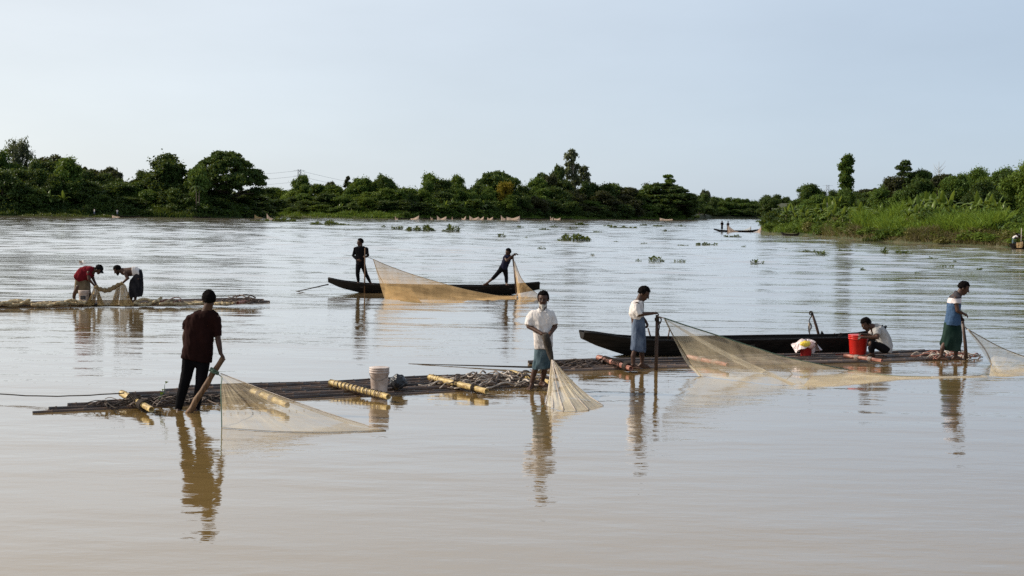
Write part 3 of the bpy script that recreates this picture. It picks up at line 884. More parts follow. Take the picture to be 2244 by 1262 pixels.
mb = MB(); mb.tube([p0, atd(1149, 458, p0.y + 0.2), atd(1156, 441, p0.y + 0.4)], [0.22, 0.17, 0.1], 7)
o = mb.build('dead_trunk', M_bark_pale); tag(o, 'bare pale trunk leaning over the far water edge', 'dead tree')
for (px, top) in ((430.5, 408), (436.5, 414)):
    e = at(px, far_edge_at(px)); p0 = Vector((e.x, e.y, 0)) + Vector((e.x, e.y, 0)).normalized() * 2.5; p0.z = 0.6
    t = atd(px, top, p0.y)
    root = thing('palm', p0, 'slender pale palm stem before the dark wood, ' + ('left' if px < 433 else 'right') + ' one of a pair', 'palm', 'pair of slim palms')
    mb = MB(); mb.tube([p0, p0.lerp(t, 0.5), t], [0.16, 0.13, 0.1], 7); mb.build('trunk', M_bark, root)
    for k in range(9):
        a = k * 0.7 + px; rows = []
        for s in range(6):
            q = s / 5; d = Vector((math.cos(a), math.sin(a), 0)); sd = Vector((-math.sin(a), math.cos(a), 0))
            c = t + d * 1.7 * q + Vector((0, 0, 0.9 * q - 1.7 * q * q)); w = 0.22 * math.sin(PI * (0.1 + 0.85 * q))
            rows.append([c - sd * w - Vector((0, 0, 0.08)), c, c + sd * w - Vector((0, 0, 0.08))])
        m2 = MB(); m2.grid(rows); m2.build('frond', L_dark, root)
# ------------------------------------------------------------------ bamboo rafts
M_wet_bamboo = rough_mat('wet_bamboo', (0.014, 0.009, 0.007), (0.085, 0.052, 0.036), 5.0, 0.30, 0.004, (0.35, 6, 6), spec=0.5, vary=0.5)
M_grey_bamboo = rough_mat('grey_bamboo', (0.03, 0.019, 0.013), (0.17, 0.115, 0.085), 5.0, 0.34, 0.004, (0.35, 6, 6), spec=0.5, vary=0.6)
M_yel_bamboo = rough_mat('yellow_bamboo', (0.24, 0.15, 0.05), (0.62, 0.47, 0.20), 5.0, 0.5, 0.004, (1.2, 5, 5), spec=0.4)
M_pink_bamboo = rough_mat('red_brown_bamboo', (0.13, 0.04, 0.026), (0.42, 0.19, 0.14), 5.0, 0.5, 0.004, (1.2, 5, 5), spec=0.4)
M_dark_cord = rough_mat('dark_cord', (0.018, 0.014, 0.012), (0.06, 0.045, 0.035), 30, 0.85, 0.002)
M_pale_strip = rough_mat('pale_strip', (0.30, 0.25, 0.20), (0.55, 0.48, 0.42), 12, 0.6, 0.002)
M_brown_strip = rough_mat('brown_strip', (0.06, 0.045, 0.04), (0.20, 0.15, 0.12), 12, 0.6, 0.002)
M_green_cord = rough_mat('green_cord', (0.05, 0.09, 0.06), (0.14, 0.20, 0.14), 40, 0.8, 0.002)
M_wood = rough_mat('driftwood', (0.05, 0.024, 0.011), (0.19, 0.105, 0.05), 4.0, 0.6, 0.006, (6, 6, 0.6))
M_dark_wood = rough_mat('dark_post', (0.035, 0.018, 0.012), (0.10, 0.055, 0.035), 4.0, 0.5, 0.006, (6, 6, 0.6), spec=0.45)
M_hole = rough_mat('hollow', (0.006, 0.005, 0.004), (0.012, 0.010, 0.008), 5, 0.9, 0)

def bamboo_mesh(name, L, r, mat, seed, wob=0.02, gap=0.42, seg=9):
    """a culm along +X from 0 to L with swollen nodes and a hollow end"""
    rr = random.Random(seed)
    pts, rad = [], []
    x = 0.0; nxt = rr.uniform(0.1, gap)
    ph, ph2 = rr.uniform(0, 6.28), rr.uniform(0, 6.28)
    def P(x): return Vector((x, wob * math.sin(x * 0.9 + ph), wob * 0.5 * math.sin(x * 1.3 + ph2)))
    def R(x): return r * (1.0 - 0.22 * x / max(L, 0.1))
    pts.append(P(0)); rad.append(R(0))
    while nxt < L - 0.05:
        for d, k in ((-0.016, 1.0), (-0.004, 1.13), (0.006, 1.13), (0.018, 0.98)):
            pts.append(P(nxt + d)); rad.append(R(nxt) * k)
        nxt += gap * rr.uniform(0.85, 1.15)
    pts.append(P(L)); rad.append(R(L))
    mb = MB(); mb.tube(pts, rad, seg, cap=False)
    n = seg; N = len(mb.v)
    for base, rr_, px in ((0, R(0), 0.0), (N - n, R(L), L)):                # hollow ends: rim then recess
        ctr = P(px); inn = Vector((0.05 if px == 0 else -0.05, 0, 0))
        i0 = len(mb.v)
        for k in range(n): mb.v.append(ctr + (mb.v[base + k] - ctr) * 0.72)
        for k in range(n): mb.v.append(ctr + inn + (mb.v[base + k] - ctr) * 0.70)
        for k in range(n):
            k2 = (k + 1) % n
            a = (base + k, base + k2, i0 + k2, i0 + k); b = (i0 + k, i0 + k2, i0 + n + k2, i0 + n + k)
            mb.f.append(a if px > 0 else a[::-1]); mb.f.append(b if px > 0 else b[::-1])
        mb.f.append(tuple(i0 + n + k for k in range(n)))
    return mb.mesh(name, mat)

def axis_place(o, a, b):
    d = (Vector(b) - Vector(a)).normalized()
    o.rotation_mode = 'QUATERNION'
    o.rotation_quaternion = d.to_track_quat('X', 'Z')

def pole_part(name, root, a, b, me):
    o = link(name, me, root, Vector(a) - root.location); axis_place(o, a, b); return o

def lashing(root, bar_a, bar_b, ts, r, mat, parent, turns=5, wr=0.011):
    """cord wound round a crossbar"""
    a, b = Vector(bar_a), Vector(bar_b); d = (b - a); s, u = frame(d)
    for (t, half_) in ts:
        pts = []
        n = turns * 9
        for i in range(n + 1):
            q = i / n; ang = q * turns * 2 * PI
            c = a + d * (t + (q - 0.5) * half_ * 2)
            pts.append(c + (s * math.cos(ang) + u * math.sin(ang)) * (r + wr))
        mb = MB(); mb.tube(pts, wr, 5)
        mb.build('lashing', mat, parent, origin=root.location + parent.location) if parent is not root else mb.build('lashing', mat, root)

def tilted(root, o_bar, a, b, ts, r, mat, turns, wr):
    # lashing expressed in the bar's own frame so that it is a sub-part of the bar
    L = (Vector(b) - Vector(a)).length
    for (t, half_) in ts:
        pts = []; n = turns * 9
        for i in range(n + 1):
            q = i / n; ang = q * turns * 2 * PI
            x = L * (t + (q - 0.5) * half_ * 2)
            pts.append((x, math.cos(ang) * (r + wr), math.sin(ang) * (r + wr)))
        mb = MB(); mb.tube(pts, wr, 5)
        o = link('lashing', mb.mesh('lashing', mat), o_bar)

def strip_heap(name, ctr, u, v, ru, rv, h, n, mats, label, cat, seed, thick=(0.008, 0.016), parent=None, lift=0.0):
    """tangle of curling strips lying in a heap"""
    rr = random.Random(seed)
    root = thing(name, ctr, label, cat) if parent is None else parent
    for k in range(n):
        a = rr.uniform(0, 6.28); q = math.sqrt(rr.random())
        p = Vector(ctr) + u * math.cos(a) * q * ru + v * math.sin(a) * q * rv
        z0 = h * (1 - q * q) * rr.random() + lift
        ang = rr.gauss(0.2, 0.7); d = u * math.cos(ang) + v * math.sin(ang)
        side = u * -math.sin(ang) + v * math.cos(ang)
        L = rr.uniform(0.25, 0.7); cv = rr.uniform(-0.9, 0.9); ph = rr.uniform(0, 3)
        pts = []
        for i in range(8):
            t = i / 7 - 0.5
            pts.append(p + d * (L * t) + side * (cv * L * (t * t - 0.08)) + Vector((0, 0, z0 + 0.035 * math.sin(ph + t * 6) + 0.02)))
        mb = MB(); mb.tube(pts, rr.uniform(*thick), 5)
        mb.build('strip', mats[0 if rr.random() < 0.5 else 1], root)
    return root

# near raft --------------------------------------------------------
CUR = Vector((7.6, 3.6, 0)).normalized(); CURN = Vector((-CUR.y, CUR.x, 0))
def raft(label, F0, F1, width, n, mat, r, starts, seed, zc=0.002):
    rr = random.Random(seed)
    d = (F1 - F0); L = d.length; d.normalize(); nrm = Vector((-d.y, d.x, 0))
    root = thing('bamboo_raft', F0, label, 'raft', 'bamboo rafts on the river')
    meshes = [bamboo_mesh('bamboo_pole', L, r * rr.uniform(0.7, 1.05), mat, seed * 10 + k) for k in range(4)]
    for k in range(n):
        off = nrm * (width * k / (n - 1))
        s = starts[k] if k < len(starts) else rr.uniform(0, 0.6)
        e = rr.uniform(-0.35, 0.25)
        a = F0 + off + d * s + Vector((0, 0, zc + rr.uniform(-0.028, 0.028) + 0.02 * (k / n)))
        b = F1 + off + d * e + Vector((0, 0, zc + rr.uniform(-0.028, 0.028) + 0.02 * (k / n)))
        o = pole_part('bamboo_pole', root, a, b, meshes[k % 4])
        o.scale = ((b - a).length / L, 1, 1)
    return root, d, nrm, L
F0 = at(72, 905); F1 = at(1205, 848)
R1, d1, n1, L1 = raft('long raft of dark wet bamboo with bright yellow crossbars', F0, F1, 1.62, 9, M_wet_bamboo, 0.062, [0.0, 0.25, 0.55, 1.1, 1.7, 2.1, 1.6, 2.2, 2.5], 3)
BARS1 = [((268, 862), (331, 898), 0.055), ((552, 858), (629, 888), 0.055), ((725, 839), (850, 869), 0.06), ((943, 827), (1067, 857), 0.058), ((1120, 815), (1206, 838), 0.05)]
for i, (pa, pb, r) in enumerate(BARS1):
    a = at(*pa, 0.105); b = at(*pb, 0.095)
    L = (b - a).length
    me = bamboo_mesh('crossbar', L, r, M_yel_bamboo, 40 + i, 0.01, 0.3)
    o = pole_part('crossbar', R1, a, b, me)
    if i == 0: tilted(R1, o, a, b, [(0.45, 0.14), (0.72, 0.06)], r, M_dark_cord, 6, 0.014)
    if i == 2: tilted(R1, o, a, b, [(0.5, 0.42)], r * 0.88, M_brown_strip, 13, 0.009)
    if i == 3: tilted(R1, o, a, b, [(0.13, 0.09), (0.5, 0.04), (0.8, 0.03)], r * 0.95, M_dark_cord, 4, 0.008)
    if i == 4: tilted(R1, o, a, b, [(0.3, 0.1), (0.7, 0.1)], r * 0.95, M_pale_strip, 5, 0.008)
    if i == 1: tilted(R1, o, a, b, [(0.25, 0.05), (0.6, 0.05)], r * 0.95, M_pale_strip, 4, 0.007)
# litter and strips lying on it
strip_heap('strip_heap', at(1085, 838, 0.05), d1, n1, 1.15, 0.62, 0.16, 110, (M_pale_strip, M_brown_strip), "tangled heap of curled bamboo strips by the old man's feet", 'heap', 5, (0.009, 0.017))
strip_heap('strip_heap', at(345, 882, 0.05), d1, n1, 0.85, 0.40, 0.05, 55, (M_brown_strip, M_dark_cord), 'dark broken stalks lying round the first yellow crossbar', 'heap', 6, (0.006, 0.014))
strip_heap('strip_heap', at(515, 872, 0.04), d1, n1, 0.8, 0.40, 0.03, 36, (M_brown_strip, M_dark_cord), 'wet twigs strewn on the raft behind the man with the driftwood pole', 'heap', 8, (0.005, 0.012))
# sprig of a plant growing on the raft
sp = at(345, 878, 0.1); root = thing('plant_sprig', sp, 'thin sprig with small leaves sprouting from the raft', 'plant')
tip = atd(361, 842, sp.y)
mb = MB(); mb.tube([sp, sp.lerp(tip, 0.5) + Vector((0.05, 0, 0)), tip], [0.008, 0.007, 0.004], 5); mb.build('stem', M_green_cord, root)
for q, L in ((1.0, 0.05), (0.55, 0.045), (0.3, 0.06)):
    c = sp.lerp(tip, q); m2 = MB()
    m2.grid([[c, c + Vector((0.01, 0.01, 0.01))], [c + Vector((L * 0.7, 0.015, L * 0.5)), c + Vector((L * 0.2, -0.02, L))], [c + Vector((L * 1.2, 0, L * 0.7)), c + Vector((L * 1.1, 0, L * 0.8))]])
    m2.build('leaf', L_mid, root)

# middle raft --------------------------------------------------------
G0 = at(1212, 814); G1 = at(2128, 786)
R2, d2, n2, L2 = raft('second bamboo raft, carrying the black canoe crew and red tubs', G0, G1, 1.5, 9, M_grey_bamboo, 0.056, [0.2, 0.0, 0.5, 0.3, 0.1, 0.6, 0.2, 0.0, 0.4], 4)
BARS2 = [((1312, 784), (1384, 807), 0.06), ((1507, 781), (1596, 800), 0.052), ((1850, 779), (1932, 791), 0.045)]
for i, (pa, pb, r) in enumerate(BARS2):
    a = at(*pa, 0.105); b = at(*pb, 0.095); L = (b - a).length
    o = pole_part('crossbar', R2, a, b, bamboo_mesh('crossbar', L, r, M_pink_bamboo, 60 + i, 0.012, 0.25))
    o['label'] = 'reddish weathered crossbar'
    if i == 0: tilted(R2, o, a, b, [(0.3, 0.12), (0.6, 0.12), (0.86, 0.05)], r, M_dark_cord, 6, 0.012)
    else: tilted(R2, o, a, b, [(0.35, 0.05), (0.7, 0.05)], r * 0.95, M_pale_strip, 4, 0.007)
strip_heap('strip_heap', at(1275, 800, 0.04), d2, n2, 0.75, 0.5, 0.06, 50, (M_brown_strip, M_dark_cord), 'dark dry stalks on the near end of the second raft', 'heap', 9, (0.008, 0.016))
strip_heap('strip_heap', at(2072, 780, 0.04), d2, n2, 0.85, 0.45, 0.06, 42, (M_pale_strip, M_pink_bamboo), 'pale and reddish split strips at the feet of the man in green', 'heap', 10, (0.010, 0.018))

# far-left raft --------------------------------------------------------
H0 = at(-40, 673); H1 = at(583, 664.5)
R3, d3, n3, L3 = raft('distant bamboo raft heaped with tan netting', H0, H1, 1.2, 9, M_wet_bamboo, 0.06, [0.0] * 9, 5, 0.015)
b1 = at(520, 668, 0.1); b2 = at(541, 656, 0.1)
o = pole_part('crossbar', R3, at(522, 664, 0.16), at(540, 660, 0.16), bamboo_mesh('crossbar', 1.1, 0.05, M_pink_bamboo, 70, 0.01, 0.25))
strip_heap('strip_heap', at(531, 663, 0.10), d3, n3, 0.55, 0.45, 0.30, 40, (M_brown_strip, M_brown_strip), 'bundle of reddish twigs tied upright near the end of the distant raft', 'heap', 12, (0.010, 0.02))
strip_heap('strip_heap', at(365, 663, 0.12), d3, n3, 0.5, 0.3, 0.14, 16, (M_brown_strip, M_pink_bamboo), 'few crooked reddish twigs midway along the distant raft', 'heap', 13, (0.010, 0.02))

# ropes and drifting poles ------------------------------------------
def rope(name, pts, r, mat, label, cat='rope', seg=6):
    mb = MB(); mb.tube(pts, r, seg); return tag(mb.build(name, mat), label, cat)
a0 = at(-60, 858, 0.10); a1 = at(272, 861, 0.22)
rope('rope', [a0.lerp(a1, t / 14) + Vector((0, 0, -0.06 * math.sin(PI * t / 14) + 0.003 * math.sin(t * 2.2))) for t in range(15)], 0.010, M_dark_cord, 'dark mooring rope running from the first crossbar out to the left')
a0 = at(895, 797, 0.0); a1 = at(1215, 806, 0.06)
rope('drifting_pole', [a0, a0.lerp(a1, 0.5) + Vector((0, 0, 0.0)), a1], [0.007, 0.014, 0.022], M_dark_cord, 'long thin dark bamboo reaching out over the water from the second raft', 'pole')
a0 = at(850, 878, 0.0); a1 = at(860, 886, 0)
# the pole in the water off the distant canoe's bow
a0 = at(648, 639, -0.02); a1 = atd(720, 623, a0.y - 0.2)
rope('punt_pole', [a0, a0.lerp(a1, 0.5), a1], [0.018, 0.022, 0.025], M_dark_cord, 'thin pole slanting from the water to the bow of the distant canoe', 'pole')

# ------------------------------------------------------------------ canoes
M_tar = rough_mat('tarred_wood', (0.006, 0.0055, 0.005), (0.020, 0.017, 0.015), 3.0, 0.6, 0.006, (0.6, 6, 6), spec=0.18)
M_tar_in = rough_mat('worn_inside', (0.02, 0.016, 0.013), (0.06, 0.047, 0.037), 4.0, 0.7, 0.006, (0.6, 6, 6))
def canoe(name, keel, label, profile_, beam, planks=4, grp='wooden canoes'):
    """profile_: (t, gunwale z, bottom z, beam factor) from bow to stern along the keel line"""
    A, B = keel
    d = (B - A); L = d.length; d.normalize(); nrm = Vector((-d.y, d.x, 0))
    root = thing(name, (A + B) / 2, label, 'canoe', grp)
    def P(t):
        for (p, q) in zip(profile_[:-1], profile_[1:]):
            if p[0] <= t <= q[0]:
                k = (t - p[0]) / (q[0] - p[0]); return [p[i] + (q[i] - p[i]) * k for i in range(1, 4)]
        return list(profile_[-1][1:])
    N = 40
    def pt(t, s, side, inset=0.0):
        gz, bz, bf = P(t)
        hb = beam / 2 * bf - inset
        w = hb * (0.42 + 0.58 * s ** 0.8) if s > 0 else hb * 0.42
        return A + d * (L * t) + nrm * (side * w) + Vector((0, 0, bz + (gz - bz) * s + (inset if s == 0 else 0)))
    # strakes, each plank overlapping the one below by a hair
    for side in (-1, 1):
        for k in range(planks):
            s0, s1 = k / planks, (k + 1) / planks
            mb = MB(); rings = []
            for i in range(N + 1):
                t = i / N; o1 = nrm * side * 0.006 * (k + 1)
                p0, p1 = pt(t, s0, side) + o1, pt(t, s1, side) + o1
                inn = -nrm * side * 0.035
                rings.append([p0, p1, p1 + inn, p0 + inn] if side > 0 else [p0, p0 + inn, p1 + inn, p1])
            mb.loft(rings); mb.build('plank', M_tar, root, smooth=False)
    mb = MB(); mb.loft([[pt(i / N, 0, -1), pt(i / N, 0, 1), pt(i / N, 0, 1) + Vector((0, 0, 0.04)), pt(i / N, 0, -1) + Vector((0, 0, 0.04))] for i in range(N + 1)])
    mb.build('bottom', M_tar_in, root, smooth=False)
    for side in (-1, 1):
        mb = MB(); mb.tube([pt(i / N, 1.0, side) + Vector((0, 0, 0.012)) for i in range(N + 1)], 0.026, 6); mb.build('gunwale', M_tar, root)
    for t0 in (0.0, 1.0):                                            # blunt ends closed by a plate
        tt = 0.0 if t0 == 0 else 1.0
        ins = d * (0.03 if t0 == 0 else -0.03)
        q = [pt(tt, 0, -1), pt(tt, 0, 1), pt(tt, 1, 1), pt(tt, 1, -1)]
        mb = MB(); mb.loft([q, [p + ins for p in q]]); mb.build('end_plate', M_tar, root, smooth=False)
    for t in (0.16, 0.34, 0.52, 0.70, 0.86):
        gz, bz, bf = P(t); c = A + d * (L * t) + Vector((0, 0, gz - 0.10))
        mb = MB(); mb.box(c, 0.10, beam * bf * 0.96, 0.035, d, nrm, Vector((0, 0, 1))); mb.build('thwart', M_tar_in, root, smooth=False)
    return root
K0 = at(720, 640, 0.0); K1 = at(1182, 645, 0.0)
K1.y = K0.y + 0.5; K1.x = atd(1182, 640, K1.y).x; K0.x = atd(719, 640, K0.y).x
zs = 61.0
canoe('canoe', (K0, K1), 'black canoe floating mid-river under two standing men', [(0, 0.50, 0.36, 0.30), (0.06, 0.40, 0.16, 0.52), (0.16, 0.31, -0.02, 0.80), (0.26, 0.275, -0.10, 0.95), (0.5, 0.25, -0.12, 1.0), (0.74, 0.27, -0.10, 0.92), (0.88, 0.32, 0.0, 0.7), (1.0, 0.42, 0.18, 0.40)], 0.95)
yb = at(1400, 781).y
Q0 = atd(1274, 770, yb); Q1 = atd(1937, 770, yb + 1.9)
Q0.z = Q1.z = 0
canoe('canoe', (Q0, Q1), 'black canoe lying along the far side of the second raft', [(0, 0.50, 0.36, 0.34), (0.05, 0.46, 0.20, 0.5), (0.12, 0.38, 0.03, 0.72), (0.2, 0.33, -0.07, 0.9), (0.32, 0.31, -0.12, 1.0), (0.62, 0.32, -0.12, 1.0), (0.85, 0.33, -0.05, 0.8), (0.94, 0.38, 0.12, 0.46), (1.0, 0.55, 0.42, 0.13)], 0.95)

# posts, hooks and stakes standing in the second canoe
def stake(name, pts, r, mat, label, cat='post'): return rope(name, pts, r, mat, label, cat, 7)
yc = yb + 1.4
post = thing('mooring_post', atd(1800, 742, yc + 0.6), 'leaning post in the black canoe hung with rope and a rag', 'post')
yy = yc + 0.6
mb = MB(); mb.tube([atd(1798, 748, yy), atd(1788, 712, yy), atd(1779, 685, yy)], [0.030, 0.032, 0.026], 7); mb.build('shaft', M_dark_wood, post)
mb = MB(); mb.tube([atd(1776 + 3 * math.sin(t * 1.2), 684 + t * 4.8, yy - 0.04) for t in range(13)], 0.013, 6); mb.build('hanging_rope', M_dark_cord, post)
mb = MB(); mb.tube([atd(1777 + 3.4 * math.cos(a), 686 + 4 * math.sin(a), yy - 0.03) for a in np.linspace(0, 6.28, 11)], 0.014, 6); mb.build('rope_loop', M_dark_cord, post)
mb = MB(); rows = [[atd(1776 - 2.2 * w + 0.5 * math.sin(q * 5 + w), 707 + q * 22, yy - 0.06 + 0.02 * math.sin(6 * q + 3 * w)) for w in np.linspace(0, 2.2, 5)] for q in np.linspace(0, 1, 8)]
mb.grid(rows); mb.build('rag', M_pale_strip, post)
fl = thing('anchor', atd(1802, 742, yy), 'small dark anchor fluke standing up beside the leaning post', 'anchor')
mb = MB(); mb.tube([atd(1803, 746, yy), atd(1801.5, 728, yy)], 0.022, 6); mb.build('shank', M_tar, fl)
mb = MB(); p = [atd(1797, 734, yy), atd(1806.5, 733, yy), atd(1801, 725, yy)]; mb.loft([[q + Vector((0, -0.03, 0)) for q in p], [q + Vector((0, 0.03, 0)) for q in p]]); mb.build('fluke', M_tar, fl, smooth=False)
for (pts, r, lab) in (([(1430, 748), (1424, 733), (1420, 719)], 0.018, 'thin curved stick rising from the canoe just left of the upright post'),
                      ([(1462, 749), (1465, 734), (1467, 722)], 0.016, 'short curved stick rising from the canoe right of the upright post'),
                      ([(1472, 749), (1473, 737)], 0.014, 'very short peg on the canoe rail right of the upright post'),
                      ([(1828, 741), (1845, 732)], 0.040, 'stub of wood lying across the canoe rail near the red tub'),
                      ([(1827, 741), (1829, 730)], 0.016, 'short upright peg on the canoe rail near the red tub')):
    stake('stick', [atd(x, y, yc - (0.4 if x < 1500 else -0.6)) for x, y in pts], r, M_dark_wood, lab, 'stick')

# ------------------------------------------------------------------ buckets, tubs, bags
M_white_pl = rough_mat('stained_white_plastic', (0.36, 0.27, 0.22), (0.66, 0.57, 0.52), 5.0, 0.5, 0.001, detail=6)
M_red_pl = rough_mat('red_plastic', (0.50, 0.016, 0.012), (0.62, 0.028, 0.018), 3.0, 0.35, 0.0)
M_dred_pl = rough_mat('dark_red_plastic', (0.28, 0.012, 0.014), (0.36, 0.02, 0.02), 3.0, 0.4, 0.0)
M_wire = rough_mat('wire', (0.10, 0.09, 0.08), (0.2, 0.18, 0.16), 20, 0.5, 0)
def lathe(mb, c, prof, n=28):
    rings = [[c + Vector((math.cos(2 * PI * k / n) * r, math.sin(2 * PI * k / n) * r, z)) for k in range(n)] for r, z in prof]
    mb.loft(rings, cap=True)
def bucket(base, r, h, label, mat, cat='bucket', taper=0.84, name='bucket', stain=False, bail=True):
    root = thing(name, base, label, cat)
    mb = MB(); t = 0.006
    lathe(mb, Vector(base), [(r * taper * 0.97, 0), (r * taper, 0.01), (r * 0.97, h * 0.80), (r * 0.985, h * 0.81), (r, h - 0.004), (r, h), (r - t, h), (r * taper - t, 0.02)])
    mb.build('shell', mat, root)
    mb = MB()
    for z, k in ((0.98, 1.045), (0.90, 1.04), (0.80, 1.035)):
        lathe(mb, Vector(base), [(r * 0.99, h * z - 0.012), (r * k, h * z - 0.010), (r * k, h * z + 0.010), (r * 0.99, h * z + 0.012)])
    mb.build('rim', mat, root)
    if bail:
        mb = MB(); mb.tube([Vector(base) + Vector((r * 1.04 * math.cos(a), -r * 1.04 * abs(math.sin(a)) * 0.98, h * 0.82 - 0.13 * math.sin(a))) for a in np.linspace(0, PI, 13)], 0.004, 5)
        mb.build('handle', M_wire, root)
    return root
bb = at(831, 858, 0.05)
bucket(bb, 0.158, 0.40, 'stained white plastic bucket standing on the near raft', M_white_pl)
# plastic bag bundle beside it
M_blackbag = NT('black_bag'); M_blackbag.p.inputs['Base Color'].default_value = (0.022, 0.023, 0.028, 1); M_blackbag.p.inputs['Roughness'].default_value = 0.22
M_blackbag.bump(M_blackbag.noise(M_blackbag.coords('Object'), 14, 4), 1.0, 0.03); M_blackbag = M_blackbag.m
bp = at(872, 852, 0.05); root = thing('plastic_bag', bp, 'knotted shiny black plastic bag right of the white bucket', 'bag')
def crumple(d): return 1 + 0.22 * noise.noise(d * 2.3) + 0.10 * noise.noise(d * 6.1)
mb = MB(); mb.ellipsoid(bp + Vector((0, 0, 0.115)), 0.135, 0.12, 0.125, nu=28, nv=18, fn=crumple); mb.build('bag_body', M_blackbag, root)
mb = MB(); mb.ellipsoid(bp + Vector((0.10, -0.06, 0.09)), 0.07, 0.04, 0.05, nu=14, nv=10, fn=crumple); mb.tube([bp + Vector((0.02, -0.1, 0.02)), bp + Vector((0.1, -0.12, 0.08)), bp + Vector((0.16, -0.06, 0.15))], [0.02, 0.016, 0.008], 6); mb.build('bag_knot', M_blackbag, root)

# red tub and the small dark red bucket with bags
def tub_spot(px, py, z): return at(px, py, z)
tb = tub_spot(1880, 776, 0.05)
bucket(tb, 0.205, 0.42, 'big bright red plastic tub by the crouching man', M_red_pl, 'tub', 0.86, 'tub', bail=False)
sb = tub_spot(1766, 780, 0.05)
bucket(sb, 0.125, 0.24, 'small dark red bucket heaped with plastic bags', M_dred_pl, 'bucket', 0.86, bail=False)
M_clearbag = NT('cloudy_bag'); M_clearbag.p.inputs['Base Color'].default_value = (0.62, 0.52, 0.52, 1); M_clearbag.p.inputs['Roughness'].default_value = 0.3
M_clearbag.bump(M_clearbag.noise(M_clearbag.coords('Object'), 16, 4), 1.0, 0.02); M_clearbag = M_clearbag.m
M_yelbag = rough_mat('yellow_bag', (0.62, 0.42, 0.03), (0.85, 0.66, 0.10), 9, 0.35, 0.01)
M_pinkcloth = rough_mat('pinkish_bag', (0.42, 0.22, 0.20), (0.66, 0.46, 0.42), 9, 0.4, 0.01)
cb = sb + Vector((0, 0, 0.24))
root = thing('plastic_bag', cb, 'cloudy white plastic bag draped over the small dark red bucket', 'bag')
rows = []
for i in range(13):
    q = i / 12; row = []
    for k in range(29):
        a = 2 * PI * k / 28
        r = 0.02 + 0.24 * q * (1 + 0.16 * math.sin(3 * a + 1) + 0.10 * math.sin(5 * a))
        z = 0.09 * (1 - q ** 2) - 0.16 * max(0, q - 0.6) * (0.9 + 1.6 * math.sin(2 * a + 0.5)) + 0.03 * math.sin(5 * a + q * 6) + 0.012 * math.sin(11 * a)
        row.append(cb + Vector((math.cos(a) * r * 1.15, math.sin(a) * r * 0.8, z)))
    rows.append(row)
mb = MB(); mb.grid(rows); mb.build('bag_sheet', M_clearbag, root)
mb = MB(); mb.ellipsoid(cb + Vector((0.14, -0.03, -0.09)), 0.05, 0.03, 0.10, nu=12, nv=10, fn=crumple); mb.ellipsoid(cb + Vector((-0.17, -0.05, -0.06)), 0.04, 0.03, 0.09, nu=12, nv=10, fn=crumple); mb.build('bag_corner', M_clearbag, root)
yp = cb + Vector((-0.04, -0.17, 0.03)); root = thing('plastic_bag', yp, 'bright yellow packet lying on top of the small dark red bucket', 'bag')
mb = MB(); mb.ellipsoid(yp, 0.125, 0.06, 0.068, nu=20, nv=12, fn=crumple); mb.build('packet', M_yelbag, root)
pp = cb + Vector((0.07, -0.17, 0.01)); root = thing('plastic_bag', pp, 'pinkish crumpled bag right of the yellow packet', 'bag')
mb = MB(); mb.ellipsoid(pp, 0.085, 0.05, 0.075, nu=20, nv=12, fn=crumple); mb.build('bag_body', M_pinkcloth, root)

# white bucket behind the net of the two bending men
wb = at(184, 663, 0.12)
r_ = bucket(wb, 0.155, 0.36, 'white bucket with a dark print, between the legs of the man in red', M_white_pl)
mb = MB(); rows = [[wb + Vector((math.sin(a) * 0.152, -math.cos(a) * 0.152, z)) for a in np.linspace(-0.45, 0.6, 7)] for z in (0.10, 0.21)]
mb.grid(rows); mb.build('printed_patch', rough_mat('dark_print', (0.02, 0.02, 0.025), (0.08, 0.07, 0.07), 14, 0.5, 0), r_)
# ------------------------------------------------------------------ people
M_skin = rough_mat('dark_brown_skin', (0.050, 0.024, 0.015), (0.082, 0.040, 0.025), 9.0, 0.5, 0.0015, spec=0.3)
M_hair = rough_mat('black_hair', (0.004, 0.0035, 0.0035), (0.010, 0.008, 0.008), 60.0, 0.9, 0.0, (1, 1, 0.4), spec=0.03)
M_beard = rough_mat('white_beard', (0.30, 0.28, 0.25), (0.58, 0.55, 0.50), 60.0, 0.8, 0.004)
M_eye = rough_mat('eye', (0.02, 0.015, 0.012), (0.03, 0.02, 0.015), 5, 0.2, 0)
def cloth(name, c1, c2, scale=4.0, bump=0.012): return rough_mat(name, c1, c2, scale, 0.92, bump, (1, 1, 0.5), spec=0.06)
M_maroon = cloth('maroon_cotton', (0.012, 0.005, 0.0045), (0.024, 0.009, 0.008))
M_black = cloth('black_cotton', (0.005, 0.005, 0.006), (0.011, 0.010, 0.012))
M_navy = cloth('navy_cotton', (0.012, 0.012, 0.026), (0.03, 0.03, 0.055))
M_white = cloth('white_cotton', (0.58, 0.53, 0.50), (0.74, 0.70, 0.67))
M_grey = cloth('pale_grey_cotton', (0.34, 0.33, 0.32), (0.48, 0.46, 0.45))
M_bluegreen = cloth('blue_green_check', (0.040, 0.066, 0.080), (0.125, 0.175, 0.20), 7)
M_blue = cloth('slate_blue_check', (0.045, 0.065, 0.11), (0.14, 0.175, 0.235), 8)
M_green = cloth('bottle_green', (0.008, 0.021, 0.017), (0.028, 0.050, 0.040), 4)
M_red = cloth('red_cotton', (0.10, 0.007, 0.012), (0.19, 0.014, 0.022))
M_tan = cloth('tan_cotton', (0.10, 0.075, 0.045), (0.20, 0.155, 0.10))
M_wrapdark = cloth('dark_check', (0.010, 0.010, 0.012), (0.035, 0.033, 0.036), 8)

